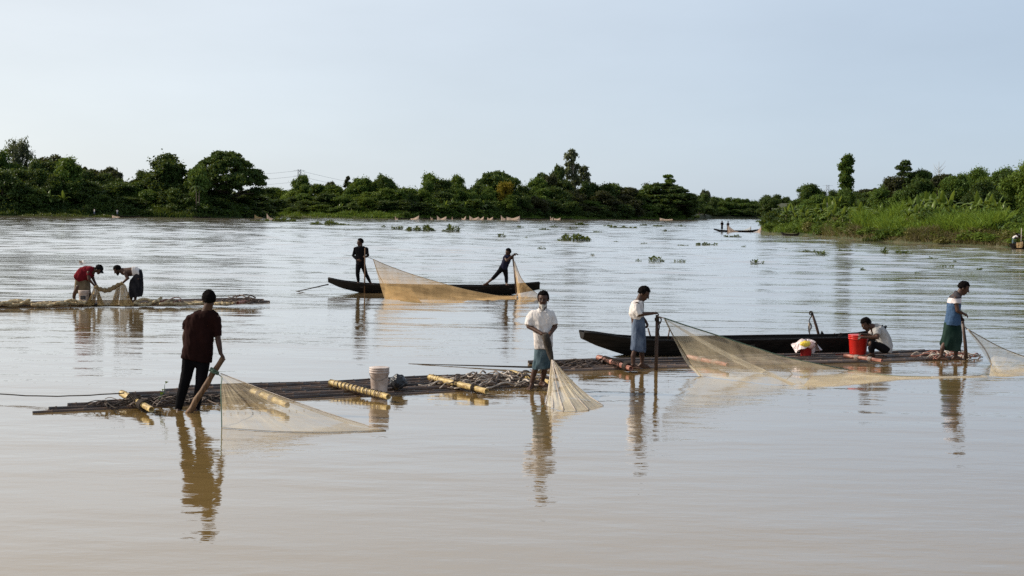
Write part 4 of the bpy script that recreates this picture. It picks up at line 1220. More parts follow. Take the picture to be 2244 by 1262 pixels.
def finish_mesh(mb, name, mat, root, voxel, smooth_n=3, wr=0.0, wr_scale=6.0, seed=0.0):
    me = mb.mesh(name + '_raw', None, root.location)
    o = link(name, me, root)
    r = o.modifiers.new('r', 'REMESH'); r.mode = 'VOXEL'; r.voxel_size = voxel; r.use_smooth_shade = True
    s = o.modifiers.new('s', 'SMOOTH'); s.factor = 0.5; s.iterations = smooth_n
    dg = bpy.context.evaluated_depsgraph_get()
    me2 = bpy.data.meshes.new_from_object(o.evaluated_get(dg), depsgraph=dg)
    o.modifiers.clear(); o.data = me2; bpy.data.meshes.remove(me)
    me2.name = name
    me2.materials.clear(); me2.materials.append(mat)
    if wr:
        n = len(me2.vertices)
        co = np.empty(n * 3); nn = np.empty(n * 3)
        me2.vertices.foreach_get('co', co); me2.vertices.foreach_get('normal', nn)
        co = co.reshape(-1, 3); nn = nn.reshape(-1, 3)
        k = np.array([noise.noise(Vector((p[0] * wr_scale + seed, p[1] * wr_scale, p[2] * wr_scale * 0.32 + seed))) + 0.5 * noise.noise(Vector((p[0] * wr_scale * 2.6 + p[2] * 9, p[1] * wr_scale * 2.6, p[2] * wr_scale * 1.6 + seed))) for p in co])
        co = co + nn * (k * wr)[:, None]
        me2.vertices.foreach_set('co', co.ravel()); me2.update()
    return o

def hand(mb, w, d, nrm, curl=0.9, side=1, k=1.0):
    """palm, four fingers of different lengths bending towards nrm, thumb leaving the side of the palm"""
    w = Vector(w); d = Vector(d).normalized(); nrm = Vector(nrm); nrm = (nrm - d * nrm.dot(d)).normalized()
    s = d.cross(nrm) * side
    mb.capsule(w - d * 0.01, w + d * 0.075 * k + s * 0.020 * k, 0.027 * k, 0.021 * k, 10)
    mb.capsule(w - d * 0.005, w + d * 0.075 * k - s * 0.020 * k, 0.025 * k, 0.020 * k, 10)
    for i, (o, L) in enumerate(((0.031, 0.075), (0.0105, 0.086), (-0.0105, 0.080), (-0.031, 0.062))):
        p = w + d * (0.082 - 0.004 * abs(i - 1)) * k + s * o * k; a = curl * (0.5 + 0.08 * i)
        for seg, q in enumerate((0.45, 0.32, 0.23)):
            dv = d * math.cos(a) + nrm * math.sin(a); p2 = p + dv * L * q * k
            mb.capsule(p, p2, (0.0098 - 0.0008 * seg) * k, (0.0090 - 0.0008 * seg) * k, 8)
            p = p2; a += curl * 0.75
    p = w + d * 0.018 * k + s * 0.030 * k; dv = (d * 0.72 + s * 0.55 + nrm * 0.40).normalized()
    p2 = p + dv * 0.045 * k; mb.capsule(p, p2, 0.0125 * k, 0.0105 * k, 8)
    dv2 = (d * 0.85 + nrm * (0.25 + 0.4 * curl) - s * 0.05).normalized(); mb.capsule(p2, p2 + dv2 * 0.035 * k, 0.0105 * k, 0.0085 * k, 8)

def foot(mb, ankle, toe_dir, L=0.24, z=0.0):
    a = Vector(ankle); t = Vector(toe_dir); t.z = 0; t.normalize(); s = Vector((-t.y, t.x, 0))
    heel = a - t * 0.055; heel.z = a.z - 0.055
    ball = a + t * (L * 0.52); ball.z = a.z - 0.062
    mb.capsule(a, heel, 0.038, 0.032, 10); mb.capsule(a + Vector((0, 0, -0.01)), ball + s * 0.012, 0.036, 0.025, 10); mb.capsule(heel, ball - s * 0.014, 0.028, 0.025, 10)
    for i, (o, l) in enumerate(((0.034, 0.055), (0.014, 0.052), (-0.003, 0.046), (-0.019, 0.040), (-0.033, 0.032))):
        p = ball + s * o + t * 0.012 + Vector((0, 0, -0.006))
        mb.capsule(p, p + t * l * 0.8 + Vector((0, 0, -0.006)), 0.013 if i == 0 else 0.0095, 0.011 if i == 0 else 0.0085, 8)

class Figure:
    def __init__(self, base, label, K=None, y0=None, cat='person', group=None, voxel=0.0085):
        self.root = thing('person', base, label, cat, group)
        self.y0 = base.y if y0 is None else y0
        self.K = K or (lambda px, py, dy=0.0: atd(px, py, self.y0 + dy))
        self.body = MB(); self.voxel = voxel
    def limb(self, pts, ret=True):
        P = [(self.K(p[0], p[1], p[2]), p[3]) for p in pts]
        for (a, ra), (b, rb) in zip(P[:-1], P[1:]): self.body.capsule(a, b, ra, rb, 14)
        return P[-1][0], (P[-1][0] - P[-2][0]).normalized()
    def rings(self, rows, n=44, folds=0, amp=0.0, ph=0.0, grow=0.0):
        out = []
        for j, r in enumerate(rows):
            x0, y0, x1, y1, hd = r[:5]; dy = r[5] if len(r) > 5 else 0.0
            p0, p1 = self.K(x0, y0, dy), self.K(x1, y1, dy)
            c = (p0 + p1) / 2; a = (p1 - p0) / 2; a = a * (1 + grow / max(a.length, 1e-3)); b = Vector((0, hd + grow, 0))
            ring = []
            for k in range(n):
                t = 2 * PI * k / n
                f = 1.0
                if folds: f += amp * (j / max(1, len(rows) - 1)) * (math.sin(folds * t + ph + 0.5 * j) + 0.5 * math.sin((2 * folds + 1) * t - ph * 2))
                ct, st = math.cos(t), math.sin(t)
                e = 0.85
                ring.append(c + a * (math.copysign(abs(ct) ** e, ct) * f) + b * (math.copysign(abs(st) ** e, st) * f))
            out.append(ring)
        return out
    def head(self, c, face, up, neck_to, hair=True, beard=None, cap=None, k=1.12):
        c = self.K(*c); Y = Vector(face).normalized(); Z = Vector(up); Z = (Z - Y * Z.dot(Y)).normalized(); X = Y.cross(Z)
        L = lambda x, y, z: c + X * x * k + Y * y * k + Z * z * k
        b = self.body
        b.ellipsoid(L(0, -0.008, 0.030), 0.075 * k, 0.094 * k, 0.090 * k, X, Y, Z, 20, 14)
        b.capsule(L(0, 0.022, -0.025), L(0, 0.046, -0.086), 0.060 * k, 0.034 * k, 14)
        b.capsule(L(-0.03, 0.062, -0.012), L(-0.022, 0.062, -0.05), 0.026 * k, 0.024 * k, 10); b.capsule(L(0.03, 0.062, -0.012), L(0.022, 0.062, -0.05), 0.026 * k, 0.024 * k, 10)
        b.capsule(L(-0.036, 0.076, 0.030), L(0.036, 0.076, 0.030), 0.013 * k, 0.013 * k, 8)
        b.capsule(L(0, 0.084, 0.022), L(0, 0.108, -0.020), 0.009 * k, 0.0135 * k, 10)
        b.capsule(L(-0.012, 0.096, -0.022), L(0.012, 0.096, -0.022), 0.010 * k, 0.010 * k, 8)
        b.capsule(L(-0.017, 0.082, -0.053), L(0.017, 0.082, -0.053), 0.0095 * k, 0.0095 * k, 8)
        b.capsule(L(-0.014, 0.079, -0.066), L(0.014, 0.079, -0.066), 0.010 * k, 0.010 * k, 8)
        for s in (-1, 1):
            b.ellipsoid(L(0.077 * s, -0.008, -0.006), 0.011 * k, 0.020 * k, 0.032 * k, X, Y, Z, 10, 8)
            mb = MB(); mb.ellipsoid(L(0.030 * s, 0.081, 0.008), 0.013 * k, 0.010 * k, 0.007 * k, X, Y, Z, 10, 8); mb.build('eye', M_eye, self.root)
        nk = self.K(*neck_to)
        b.capsule(L(0, -0.025, -0.045), nk, 0.057 * k, 0.066 * k, 14)
        if hair:
            def fn(d):
                f = 1.04 + 0.10 * noise.noise(d * 4.2 + Vector((self.y0, 0, 0))) + 0.08 * noise.noise(d * 10) + 0.05 * noise.noise(d * 23)
                if d.y > 0.30 and d.z < 0.50: f = 0.82
                elif d.z < -0.35 and d.y > -0.35: f = 0.80
                elif d.z < -0.62: f = 0.80
                return f
            mb = MB(); mb.ellipsoid(L(0, -0.014, 0.033), 0.087 * k, 0.106 * k, 0.103 * k, X, Y, Z, 44, 30, fn); mb.build('hair', M_hair, self.root)
        if beard:
            mb = MB()
            mb.capsule(L(0, 0.058, -0.080), L(0, 0.072, -0.140 if beard is M_beard else -0.108), 0.038 * k, 0.020 * k, 12)
            for s in (-1, 1): mb.capsule(L(0.056 * s, 0.018, -0.05), L(0.028 * s, 0.055, -0.092), 0.013 * k, 0.022 * k, 10)
            mb.build('beard', beard, self.root)
        if cap:
            mb = MB(); mb.ellipsoid(L(0, -0.005, 0.05), 0.088 * k, 0.108 * k, 0.086 * k, X, Y, Z, 24, 14, lambda d: 0.8 if d.z < -0.1 else 1.0)
            if cap != 'skull':
                rows = [[L(0.075 * t, 0.085 + q * 0.085 * math.sqrt(max(0, 1 - 0.75 * t * t)), 0.045 - 0.030 * q - 0.02 * t * t) for t in np.linspace(-1, 1, 9)] for q in (0, 0.5, 1)]
                mb.grid(rows); mb.grid([[p - Z * 0.008 for p in r] for r in rows[::-1]])
            mb.build('cap', M_white if cap == 'skull' else M_black, self.root)
    def done(self):
        return finish_mesh(self.body, 'body', M_skin, self.root, self.voxel, 2)
    def shirt(self, rows, sleeves, mat, name='shirt', wr=0.020, voxel=0.011, seed=0.0):
        mb = MB(); mb.loft(self.rings(rows))
        for s in sleeves: mb.tube([self.K(p[0], p[1], p[2]) for p in s], [p[3] for p in s], 18)
        o = finish_mesh(mb, name, mat, self.root, voxel, 3, wr, 9.0, seed); return o
    def wrap(self, rows, mat, folds=7, amp=0.07, ph=0.0, name='sarong'):
        # interpolate to a fine loft so the folds run down the cloth
        R = []
        for i in range(len(rows) - 1):
            for q in range(4):
                R.append([rows[i][j] + (rows[i + 1][j] - rows[i][j]) * q / 4 for j in range(5)])
        R.append(list(rows[-1][:5]))
        mb = MB(); mb.loft(self.rings(R, 64, folds, amp, ph)); return mb.build(name, mat, self.root)
    def trousers(self, legs, mat, seat=None, name='trousers'):
        mb = MB()
        for l in legs: mb.tube([self.K(p[0], p[1], p[2]) for p in l], [p[3] for p in l], 18)
        if seat: mb.capsule(self.K(*seat[0][:3]), self.K(*seat[1][:3]), seat[0][3], seat[1][3], 14)
        return finish_mesh(mb, name, mat, self.root, 0.011, 3, 0.009, 7.0, 3.0)

V = Vector
# 1 man with the driftwood pole, back to us --------------------------------------
p = at(410, 899, 0.0); f = Figure(p, 'young man in dark T-shirt seen from behind, gripping a thick driftwood pole')
f.head((457.5, 657.5, 0), (-0.45, 0.89, 0.0), (0.0, -0.05, 1), (452, 684, 0))
f.limb([(416, 698, 0, .05), (405, 738, .06, .042), (407, 768, .18, .034)]); f.limb([(451, 690, 0, .09), (438, 725, 0, .10), (434, 750, 0, .10)])
w, d = f.limb([(474, 697, 0, .056), (477.5, 741, -.02, .043), (479.5, 752, -.03, .044), (483.5, 774, -.06, .030)])
hand(f.body, w, (0.55, -0.1, -0.75), (-0.7, -0.3, -0.55), 1.15, 1, 1.05)
f.limb([(418, 790, 0, .07), (405, 838, 0, .055), (391, 893, 0, .040)]); f.limb([(443, 790, 0, .07), (440, 838, 0, .055), (430, 893, 0, .040)]); f.limb([(434, 750, 0, .10), (430, 785, 0, .09), (418, 790, 0, .07)]); f.limb([(430, 785, 0, .09), (443, 790, 0, .07)])
foot(f.body, f.K(391, 893, 0), (-0.2, 1, 0)); foot(f.body, f.K(430, 893, 0), (0.1, 1, 0))
f.done()
f.shirt([(443, 679, 468, 680, .07), (426, 684, 477, 687, .10), (410, 693, 480, 695, .125), (406, 716, 469, 718, .135), (404, 742, 467, 744, .14), (401, 768, 465, 772, .145), (398.5, 783, 463, 795, .15)],
        [[(428, 695, 0, .066), (416, 700, 0, .070), (410, 709, 0.02, .066), (406.5, 722, 0.04, .060)], [(464, 694, 0, .07), (472, 700, 0, .076), (475.5, 714, 0, .072), (477.5, 737, -.01, .064)]], M_maroon)
f.trousers([[(416, 782, 0, .112), (410, 815, 0, .092), (405, 838, 0, .083), (397, 868, 0, .072), (391, 897, 0, .056)], [(446, 786, 0, .112), (443, 815, 0, .092), (440, 838, 0, .085), (434, 868, 0, .066), (430, 898, 0, .055)]], M_black, ((420, 790, 0, .10), (442, 792, 0, .10)))
A_Y = f.y0
# 2 man upright in the canoe ---------------------------------------------------------
p = atd(797, 624, K0.y + 0.2); f = Figure(p, 'man all in black standing upright at the left end of the distant canoe')
f.head((789, 531.5, 0), (-0.85, -0.5, -0.05), (0, 0, 1), (790, 541, 0)); f.limb([(790, 545, 0, .10), (790, 560, 0, .11), (790, 578, 0, .11)])
w, d = f.limb([(778, 544, 0, .05), (774, 560, 0, .042), (784, 570, -.16, .03)]); hand(f.body, w, (1, -0.3, -0.2), (0, 1, 0.1), 0.9)
w, d = f.limb([(803, 544, 0, .05), (806.5, 560, -.03, .042), (801, 563, -.17, .03)]); hand(f.body, w, (-0.6, -0.5, 0.1), (0.3, -0.8, -0.1), 1.2)
f.limb([(786, 580, 0, .08), (783.5, 600, 0, .06), (785.5, 620, 0, .038)]); f.limb([(795, 580, 0, .08), (802, 601, 0, .06), (812.5, 620.5, -.03, .038)])
foot(f.body, f.K(785.5, 619, 0), (-0.5, -0.8, 0)); foot(f.body, f.K(812.5, 620, -.03), (0.95, -0.35, 0)); f.done()
f.shirt([(785, 539, 796, 539, .06), (777, 542.5, 804, 542.5, .10), (778, 551, 802.5, 551, .12), (779.5, 563, 800.5, 563, .115), (780.5, 575, 799.5, 576, .125), (780.5, 581, 799.5, 581, .13)],
        [[(778.5, 544, 0, .068), (774, 560, 0, .055), (782, 568.5, -.13, .045)], [(802.5, 544, 0, .068), (806.5, 560, -.03, .055), (803, 562.5, -.13, .045)]], M_black)
f.trousers([[(786, 578, 0, .105), (783.5, 600, 0, .075), (785, 612, 0, .062), (785.5, 617, 0, .052)], [(794.5, 578, 0, .105), (802, 601, -.01, .075), (808, 612, -.02, .060), (811, 618, -.03, .052)]], M_black, ((787, 582, 0, .10), (794, 582, 0, .10)))
pl = [atd(800, 543, f.y0 - 0.28), atd(799.5, 600, f.y0 - 0.4), atd(798.5, 648, f.y0 - 0.55)]
rope('bamboo_pole', pl, [0.020, 0.024, 0.027], M_wood, 'upright pole held by the black-clad man in the distant canoe', 'pole', 8)
# 3 man leaning in the canoe -----------------------------------------------------------
p = atd(1095, 624, K0.y + 0.1); f = Figure(p, 'man leaning with crossed arms on a pole at the right end of the distant canoe')
f.head((1113.5, 553, -.03), (-0.62, -0.7, -0.2), (0.05, -0.1, 1), (1112, 562, 0)); f.limb([(1112, 565, 0, .11), (1107, 576, 0, .105), (1103, 588, 0, .11)])
w, d = f.limb([(1105.5, 563, -.12, .05), (1110.5, 571, -.28, .042), (1122.5, 560.5, -.14, .03)]); hand(f.body, w, (1, 0.25, 0.5), (0, 0.5, -0.8), 0.8)
w, d = f.limb([(1118.5, 562, .12, .05), (1121, 566, -.05, .042), (1127.5, 556.5, -.10, .03)]); hand(f.body, w, (0.9, 0, 0.1), (0, 0.2, -1), 0.9)
f.limb([(1099, 590, -.06, .08), (1086.5, 603.5, -.06, .06), (1077, 612.5, -.06, .05), (1067, 620.5, -.06, .036)]); f.limb([(1107, 592, .06, .08), (1109.5, 606, .06, .06), (1110, 620.5, .06, .038)])
foot(f.body, f.K(1067, 620.2, -.06), (-0.9, -0.4, 0)); foot(f.body, f.K(1110, 620.5, .06), (0.3, -0.9, 0)); f.done()
f.shirt([(1106, 557, 1117.5, 558, .07), (1103.5, 561.5, 1121, 563, .13), (1102, 567, 1119, 571, .135), (1099, 576, 1115.5, 579.5, .125), (1095, 583, 1113, 588, .13), (1093, 588, 1112, 592, .13)],
        [[(1106, 563, -.12, .068), (1109, 569, -.21, .058)], [(1118, 562, .12, .068), (1120.5, 566, .0, .058)]], M_navy)
f.trousers([[(1100, 588, -.05, .105), (1087, 603, -.06, .072), (1078, 612, -.06, .058)], [(1106.5, 590, .05, .105), (1109.5, 606, .06, .074), (1110, 619, .06, .058)]], M_black, ((1100, 590, -.03, .10), (1107, 592, .03, .10)))
rope('support_pole', [atd(1123.5, 559, f.y0 - 0.12), atd(1128, 600, f.y0 - 0.4), atd(1132.5, 648, f.y0 - 0.65)], [0.030, 0.036, 0.038], M_dark_wood, 'dark pole propping up the leaning man, with the net tied to it', 'pole', 8)
C_Y = f.y0
# 4 old man with the white beard ------------------------------------------------------------
p = at(1176, 847, 0.06); f = Figure(p, 'white-bearded old man in loose white shirt facing us, holding a gathered net')
f.head((1190.3, 656.5, -.02), (-0.12, -1, -0.06), (0, 0, 1), (1189, 684, 0), beard=M_beard)
f.limb([(1189, 690, 0, .11), (1189, 720, 0, .12), (1190, 765, 0, .115)])
w, d = f.limb([(1167, 690, 0, .05), (1158.5, 715, -.03, .042), (1189, 732, -.24, .028)]); hand(f.body, w, (0.95, -0.2, -0.25), (0, 0.75, -0.5), 1.1, 1)
w, d = f.limb([(1209, 690, 0, .05), (1216.5, 716, -.03, .042), (1203, 735, -.23, .028)]); hand(f.body, w, (-0.7, -0.35, -0.35), (0, 0.75, -0.5), 1.1, -1)
f.limb([(1183, 768, 0, .06), (1177, 800, 0, .050), (1170, 818, .02, .050), (1165.5, 839, .01, .034)]); f.limb([(1195, 768, 0, .06), (1195, 800, .04, .052), (1192.5, 815, .07, .050), (1189, 834.5, .1, .034)])
foot(f.body, f.K(1165.5, 841.5, .01), (-0.35, -0.9, 0)); foot(f.body, f.K(1189, 836, .1), (0.65, -0.75, 0)); f.done()
f.shirt([(1181, 676.5, 1198, 676.5, .060), (1175, 679, 1203, 679, .085), (1167, 683, 1209, 683, .11), (1163.5, 692, 1212.5, 692, .135), (1165, 706, 1211.5, 706, .145), (1167, 726, 1212, 726, .15), (1169.5, 746, 1211.5, 746, .155), (1171, 765, 1211, 761, .16)],
        [[(1174, 686, 0, .075), (1166, 695, 0, .080), (1161.5, 705, -.01, .082), (1159, 714, -.03, .080)], [(1203, 686, 0, .07), (1211, 696, 0, .070), (1214, 705, -.01, .068), (1216, 713, -.03, .066)]], M_white, seed=5, wr=0.024)
f.wrap([(1172, 752, 1210, 752, .13), (1171, 765, 1209, 765, .14), (1169.5, 785, 1207.5, 785, .15), (1167.5, 798, 1206, 796, .155), (1167.5, 809, 1204.5, 806, .15)], M_bluegreen, 6, 0.06, 1.0)
mb = MB()
for s in (-1, 1):
    a = f.K(1189 + 8 * s, 674.5, -.055); b = f.K(1189 + 2.5 * s, 684, -.125); c = f.K(1189 + 8.0 * s, 684, -.120)
    mb.loft([[a, b, c], [q + V((0, -0.012, 0.004)) for q in (a, b, c)]])
mb.build('collar', M_white, f.root, smooth=False)
mb = MB(); rows = [[f.K(1199 + 9 * t, 699 + 11 * q - 1.5 * t, -.162 + .03 * t) for t in (0, .5, 1)] for q in (0, 1)]; mb.grid(rows); mb.build('pocket', M_white, f.root)
D_Y = f.y0
# 5 man in white shirt at the upright post -----------------------------------------------------------
p = at(1404, 804, 0.06); f = Figure(p, 'man in white shirt and slate blue sarong looking down at the upright post')
f.head((1411, 644, -.01), (0.80, -0.25, -0.50), (0.45, -0.1, 0.9), (1399, 664, 0)); f.limb([(1398, 668, 0, .12), (1396, 685, 0, .13), (1398, 712, 0, .12)])
w, d = f.limb([(1396, 667, -.17, .052), (1400, 689, -.22, .044), (1431, 686.5, -.10, .029)]); hand(f.body, w, (1, 0.25, 0.1), (0.2, 0.2, -1), 1.0, 1)
w, d = f.limb([(1397, 667, .17, .052), (1404, 692, .2, .044), (1415, 704, .08, .029)]); hand(f.body, w, (0.4, -0.3, -0.8), (-0.5, 0.2, -0.3), 1.0, 1)
f.limb([(1397, 735, -.04, .05), (1394, 755, -.06, .045), (1389.5, 772, -.09, .045), (1387.5, 780, -.09, .048), (1388, 797, -.1, .034)]); f.limb([(1404, 735, .06, .06), (1406, 772, .09, .05), (1407, 782, .1, .047), (1407, 794.5, .1, .034)])
foot(f.body, f.K(1388, 799, -.1), (0.9, -0.4, 0)); foot(f.body, f.K(1407, 796.5, .1), (0.98, -0.1, 0), 0.25); f.done()
f.shirt([(1391, 656, 1409, 659, .075), (1384, 663, 1408.5, 666, .17), (1380, 675, 1410.5, 676, .185), (1378, 687, 1411.5, 688, .175), (1381.5, 694, 1409, 695, .16), (1385, 699, 1408, 699, .15)],
        [[(1395, 667, -.15, .085), (1396, 680, -.19, .080), (1402, 691, -.22, .066)], [(1397, 667, .15, .08), (1403, 690, .2, .065)]], M_white, seed=9)
f.wrap([(1386, 695, 1410.5, 695, .145), (1384.5, 710, 1414, 710, .155), (1383.5, 730, 1415, 730, .155), (1383, 755, 1415, 756, .155), (1382.5, 767, 1414.5, 772, .15)], M_blue, 6, 0.06, 2.0)
E_Y = f.y0
# 6 crouching man ------------------------------------------------------------------------------
p = at(1916, 779, 0.06); f = Figure(p, 'man in pale T-shirt squatting over the big red tub')
f.head((1898.5, 711, -.02), (-0.72, -0.35, -0.60), (-0.55, -0.1, 0.8), (1914, 717, 0)); f.limb([(1919, 722, 0, .11), (1932, 735, 0, .12), (1940, 760, 0, .12)])
w, d = f.limb([(1922, 722, -.17, .052), (1922, 739, -.26, .044), (1894, 739, -.22, .029)]); hand(f.body, w, (-1, 0.05, -0.05), (0, 0.3, -0.9), 0.8, -1)
w, d = f.limb([(1921, 720, .17, .052), (1906, 736, .12, .044), (1893, 733, .02, .029)]); hand(f.body, w, (-0.9, -0.3, 0.1), (0, -0.2, -0.9), 0.8, -1)
for s in (-.11, .13):
    f.limb([(1941, 764, s, .09), (1909, 753, s * 1.15, .062), (1910, 764, s, .052), (1911, 773, s, .036)]); foot(f.body, f.K(1911, 773.5, s), (-0.9, -0.4, 0))
f.done()
f.shirt([(1911, 719, 1918, 709, .075), (1914, 727, 1930, 712, .17), (1918, 738, 1944, 724, .185), (1922, 750, 1952, 741, .18), (1927, 761, 1955.5, 758, .175), (1930, 768, 1953, 773, .16)],
        [[(1921, 721, -.15, .085), (1921.5, 734, -.23, .072)], [(1920, 720, .15, .08), (1908, 733, .14, .068)]], M_grey, seed=14)
f.trousers([[(1943, 765, -.09, .11), (1925, 758, -.12, .090), (1910, 753, -.13, .078), (1909.5, 762, -.12, .072), (1911, 772, -.11, .058)], [(1943, 765, .10, .11), (1925, 758, .13, .090), (1910, 753, .15, .078), (1909.5, 762, .14, .072), (1911, 772, .13, .058)]], M_black, ((1943, 764, -.08, .11), (1943, 764, .08, .11)))
# 7 man in blue and green ------------------------------------------------------------------------------
p = at(2084, 787, 0.06); f = Figure(p, 'young man in blue polo with white chest band and green sarong')
f.head((2112, 632, -.01), (0.85, -0.25, -0.42), (0.38, -0.05, 0.92), (2098, 651, 0)); f.limb([(2094, 654, 0, .11), (2090, 680, 0, .12), (2088, 715, 0, .115)])
w, d = f.limb([(2094, 654, -.17, .05), (2098.5, 681, -.2, .042), (2112, 687.5, -.14, .028)]); hand(f.body, w, (0.85, 0.2, -0.35), (0, 0.4, -0.8), 0.7, 1)
w, d = f.limb([(2097, 654, .17, .05), (2102, 684, .16, .042), (2107, 696, .02, .028)]); hand(f.body, w, (0.4, -0.4, -0.7), (-0.5, -0.2, -0.2), 1.1, 1)
f.limb([(2082, 732, -.05, .06), (2073, 750, -.06, .052), (2067.5, 757, -.07, .050), (2065, 764, -.08, .048), (2062.5, 778, -.08, .034)]); f.limb([(2092, 735, .05, .06), (2095, 762, .06, .05), (2095, 771, .06, .047), (2094.5, 778.5, .06, .034)])
foot(f.body, f.K(2062.5, 780, -.08), (0.9, -0.4, 0)); foot(f.body, f.K(2094.5, 780, .06), (0.95, -0.3, 0)); f.done()
mt = NT('banded_polo'); tc = mt.n('ShaderNodeTexCoord'); sp_ = mt.n('ShaderNodeSeparateXYZ'); mt.l(tc.outputs['Object'], sp_.inputs[0])
zz = lambda py: (atd(2090, py, p.y).z - p.z) / 2.0
nz = mt.math('MULTIPLY', mt.noise(mt.coords('Object'), 5.0, 3), 0.012)
cr = mt.ramp(mt.math('ADD', mt.math('MULTIPLY', sp_.outputs['Z'], 0.5), nz), [(0.0, (0.030, 0.075, 0.155)), (zz(664) + .006, (0.62, 0.56, 0.56)), (zz(653) + .006, (0.030, 0.026, 0.032))], 'CONSTANT')
mt.l(cr, mt.p.inputs['Base Color']); mt.p.inputs['Roughness'].default_value = 0.85; mt.bump(mt.noise(mt.coords('Object'), 12, 3), 1.0, 0.01)
f.shirt([(2093, 637, 2104, 641, .062), (2090, 643, 2106, 647, .10), (2082, 649, 2105, 652, .165), (2078, 661, 2104.5, 661, .175), (2075, 681, 2103.5, 681, .165), (2071, 701, 2104, 701, .165), (2069, 711, 2105, 712, .17)],
        [[(2093, 653, -.15, .078), (2096, 666, -.19, .066)], [(2097, 653, .15, .075), (2100, 666, .17, .064)]], mt.m, seed=20)
f.wrap([(2070, 706, 2104.5, 706, .145), (2067, 726, 2106.5, 726, .165), (2063, 745, 2106.5, 746, .175), (2061, 755, 2105.5, 760, .175), (2070, 767, 2103.5, 769, .16)], M_green, 5, 0.09, 0.4)
G_Y = f.y0
# 8 man in red bending ------------------------------------------------------------------------------
p = at(180, 664, 0.09); f = Figure(p, 'man in red shirt and dark cap bending over to lift a tan net')
f.head((216.5, 591, -.01), (0.78, -0.2, -0.60), (0.55, -0.05, 0.8), (204, 591, 0), cap='peaked'); f.limb([(200, 595, 0, .12), (185, 599, 0, .13), (175, 608, 0, .12)])
w, d = f.limb([(194, 597, -.18, .052), (195, 612, -.22, .044), (205.5, 624, -.12, .030)]); hand(f.body, w, (0.6, 0.1, -0.8), (0.3, 0.8, -0.2), 1.0, 1)
w, d = f.limb([(200, 597, .18, .052), (205, 613, .2, .044), (211, 624, .06, .030)]); hand(f.body, w, (0.4, -0.2, -0.8), (-0.3, -0.7, 0), 1.0, 1)
f.limb([(172, 628, -.09, .085), (163.5, 643, -.09, .058), (162, 650, -.08, .05), (163.5, 657.5, -.08, .036)]); f.limb([(190, 630, .09, .085), (196, 645, .09, .058), (197, 652, .09, .05), (197, 657.5, .09, .036)])
foot(f.body, f.K(163.5, 658, -.08), (0.7, -0.6, 0)); foot(f.body, f.K(197, 658, .09), (0.8, -0.5, 0)); f.done()
f.shirt([(207, 585, 206, 597, .08), (198, 583, 201, 607, .175), (187, 582.5, 196, 615, .19), (177, 586, 189, 620, .19), (168.5, 593.5, 178, 621, .18), (163.5, 602, 167, 614, .165)],
        [[(195, 598, -.15, .085), (194.5, 605, -.2, .07)], [(199, 598, .15, .08), (202, 606, .19, .07)]], M_red, seed=25)
f.wrap([(166, 606, 196, 612, .15), (163.5, 625, 198, 628, .165), (163, 642, 198.5, 643, .165)], M_tan, 6, 0.06, 0.5, 'shorts')
H_Y = f.y0
# 9 man in the white vest bending ------------------------------------------------------------------------------
p = at(297, 664, 0.09); f = Figure(p, 'bearded man in white vest and dark sarong bending over the tan net')
f.head((257.5, 592, -.01), (-0.78, -0.2, -0.60), (-0.55, -0.05, 0.8), (269, 592, 0), beard=M_hair); f.limb([(271, 595, 0, .11), (281, 596, 0, .135), (292, 595, 0, .135), (303, 599, 0, .12)])
w, d = f.limb([(274, 598, -.17, .052), (280.5, 609.5, -.2, .043), (270.5, 618, -.12, .030)]); hand(f.body, w, (-0.85, 0.1, -0.4), (-0.2, 0.6, -0.7), 1.0, -1)
w, d = f.limb([(274, 598, .17, .052), (279, 610, .2, .043), (270, 619, .08, .030)]); hand(f.body, w, (-0.85, -0.1, -0.4), (0.2, 0.2, -0.8), 1.0, -1)
f.limb([(303, 610, -.08, .09), (300, 640, -.07, .06), (297, 650, -.07, .047), (296, 658, -.07, .035)]); f.limb([(300, 610, .08, .09), (292, 640, .08, .06), (288, 650, .08, .047), (287, 658, .08, .035)])
foot(f.body, f.K(296, 658.3, -.07), (-0.7, -0.6, 0)); foot(f.body, f.K(287, 658.3, .08), (-0.8, -0.5, 0)); f.done()
f.shirt([(290.5, 583, 294, 607, .17), (298, 584.5, 302, 607, .165), (306, 589, 309, 607, .155)], [], M_white, 'vest', 0.006, seed=31)
f.wrap([(309.5, 590, 292, 607, .155), (313, 602, 286, 613, .175), (313.5, 620, 284, 621, .18), (312.5, 640, 282, 641, .18), (311, 649, 280.5, 653.5, .175)], M_wrapdark, 7, 0.07, 1.4)
I_Y = f.y0

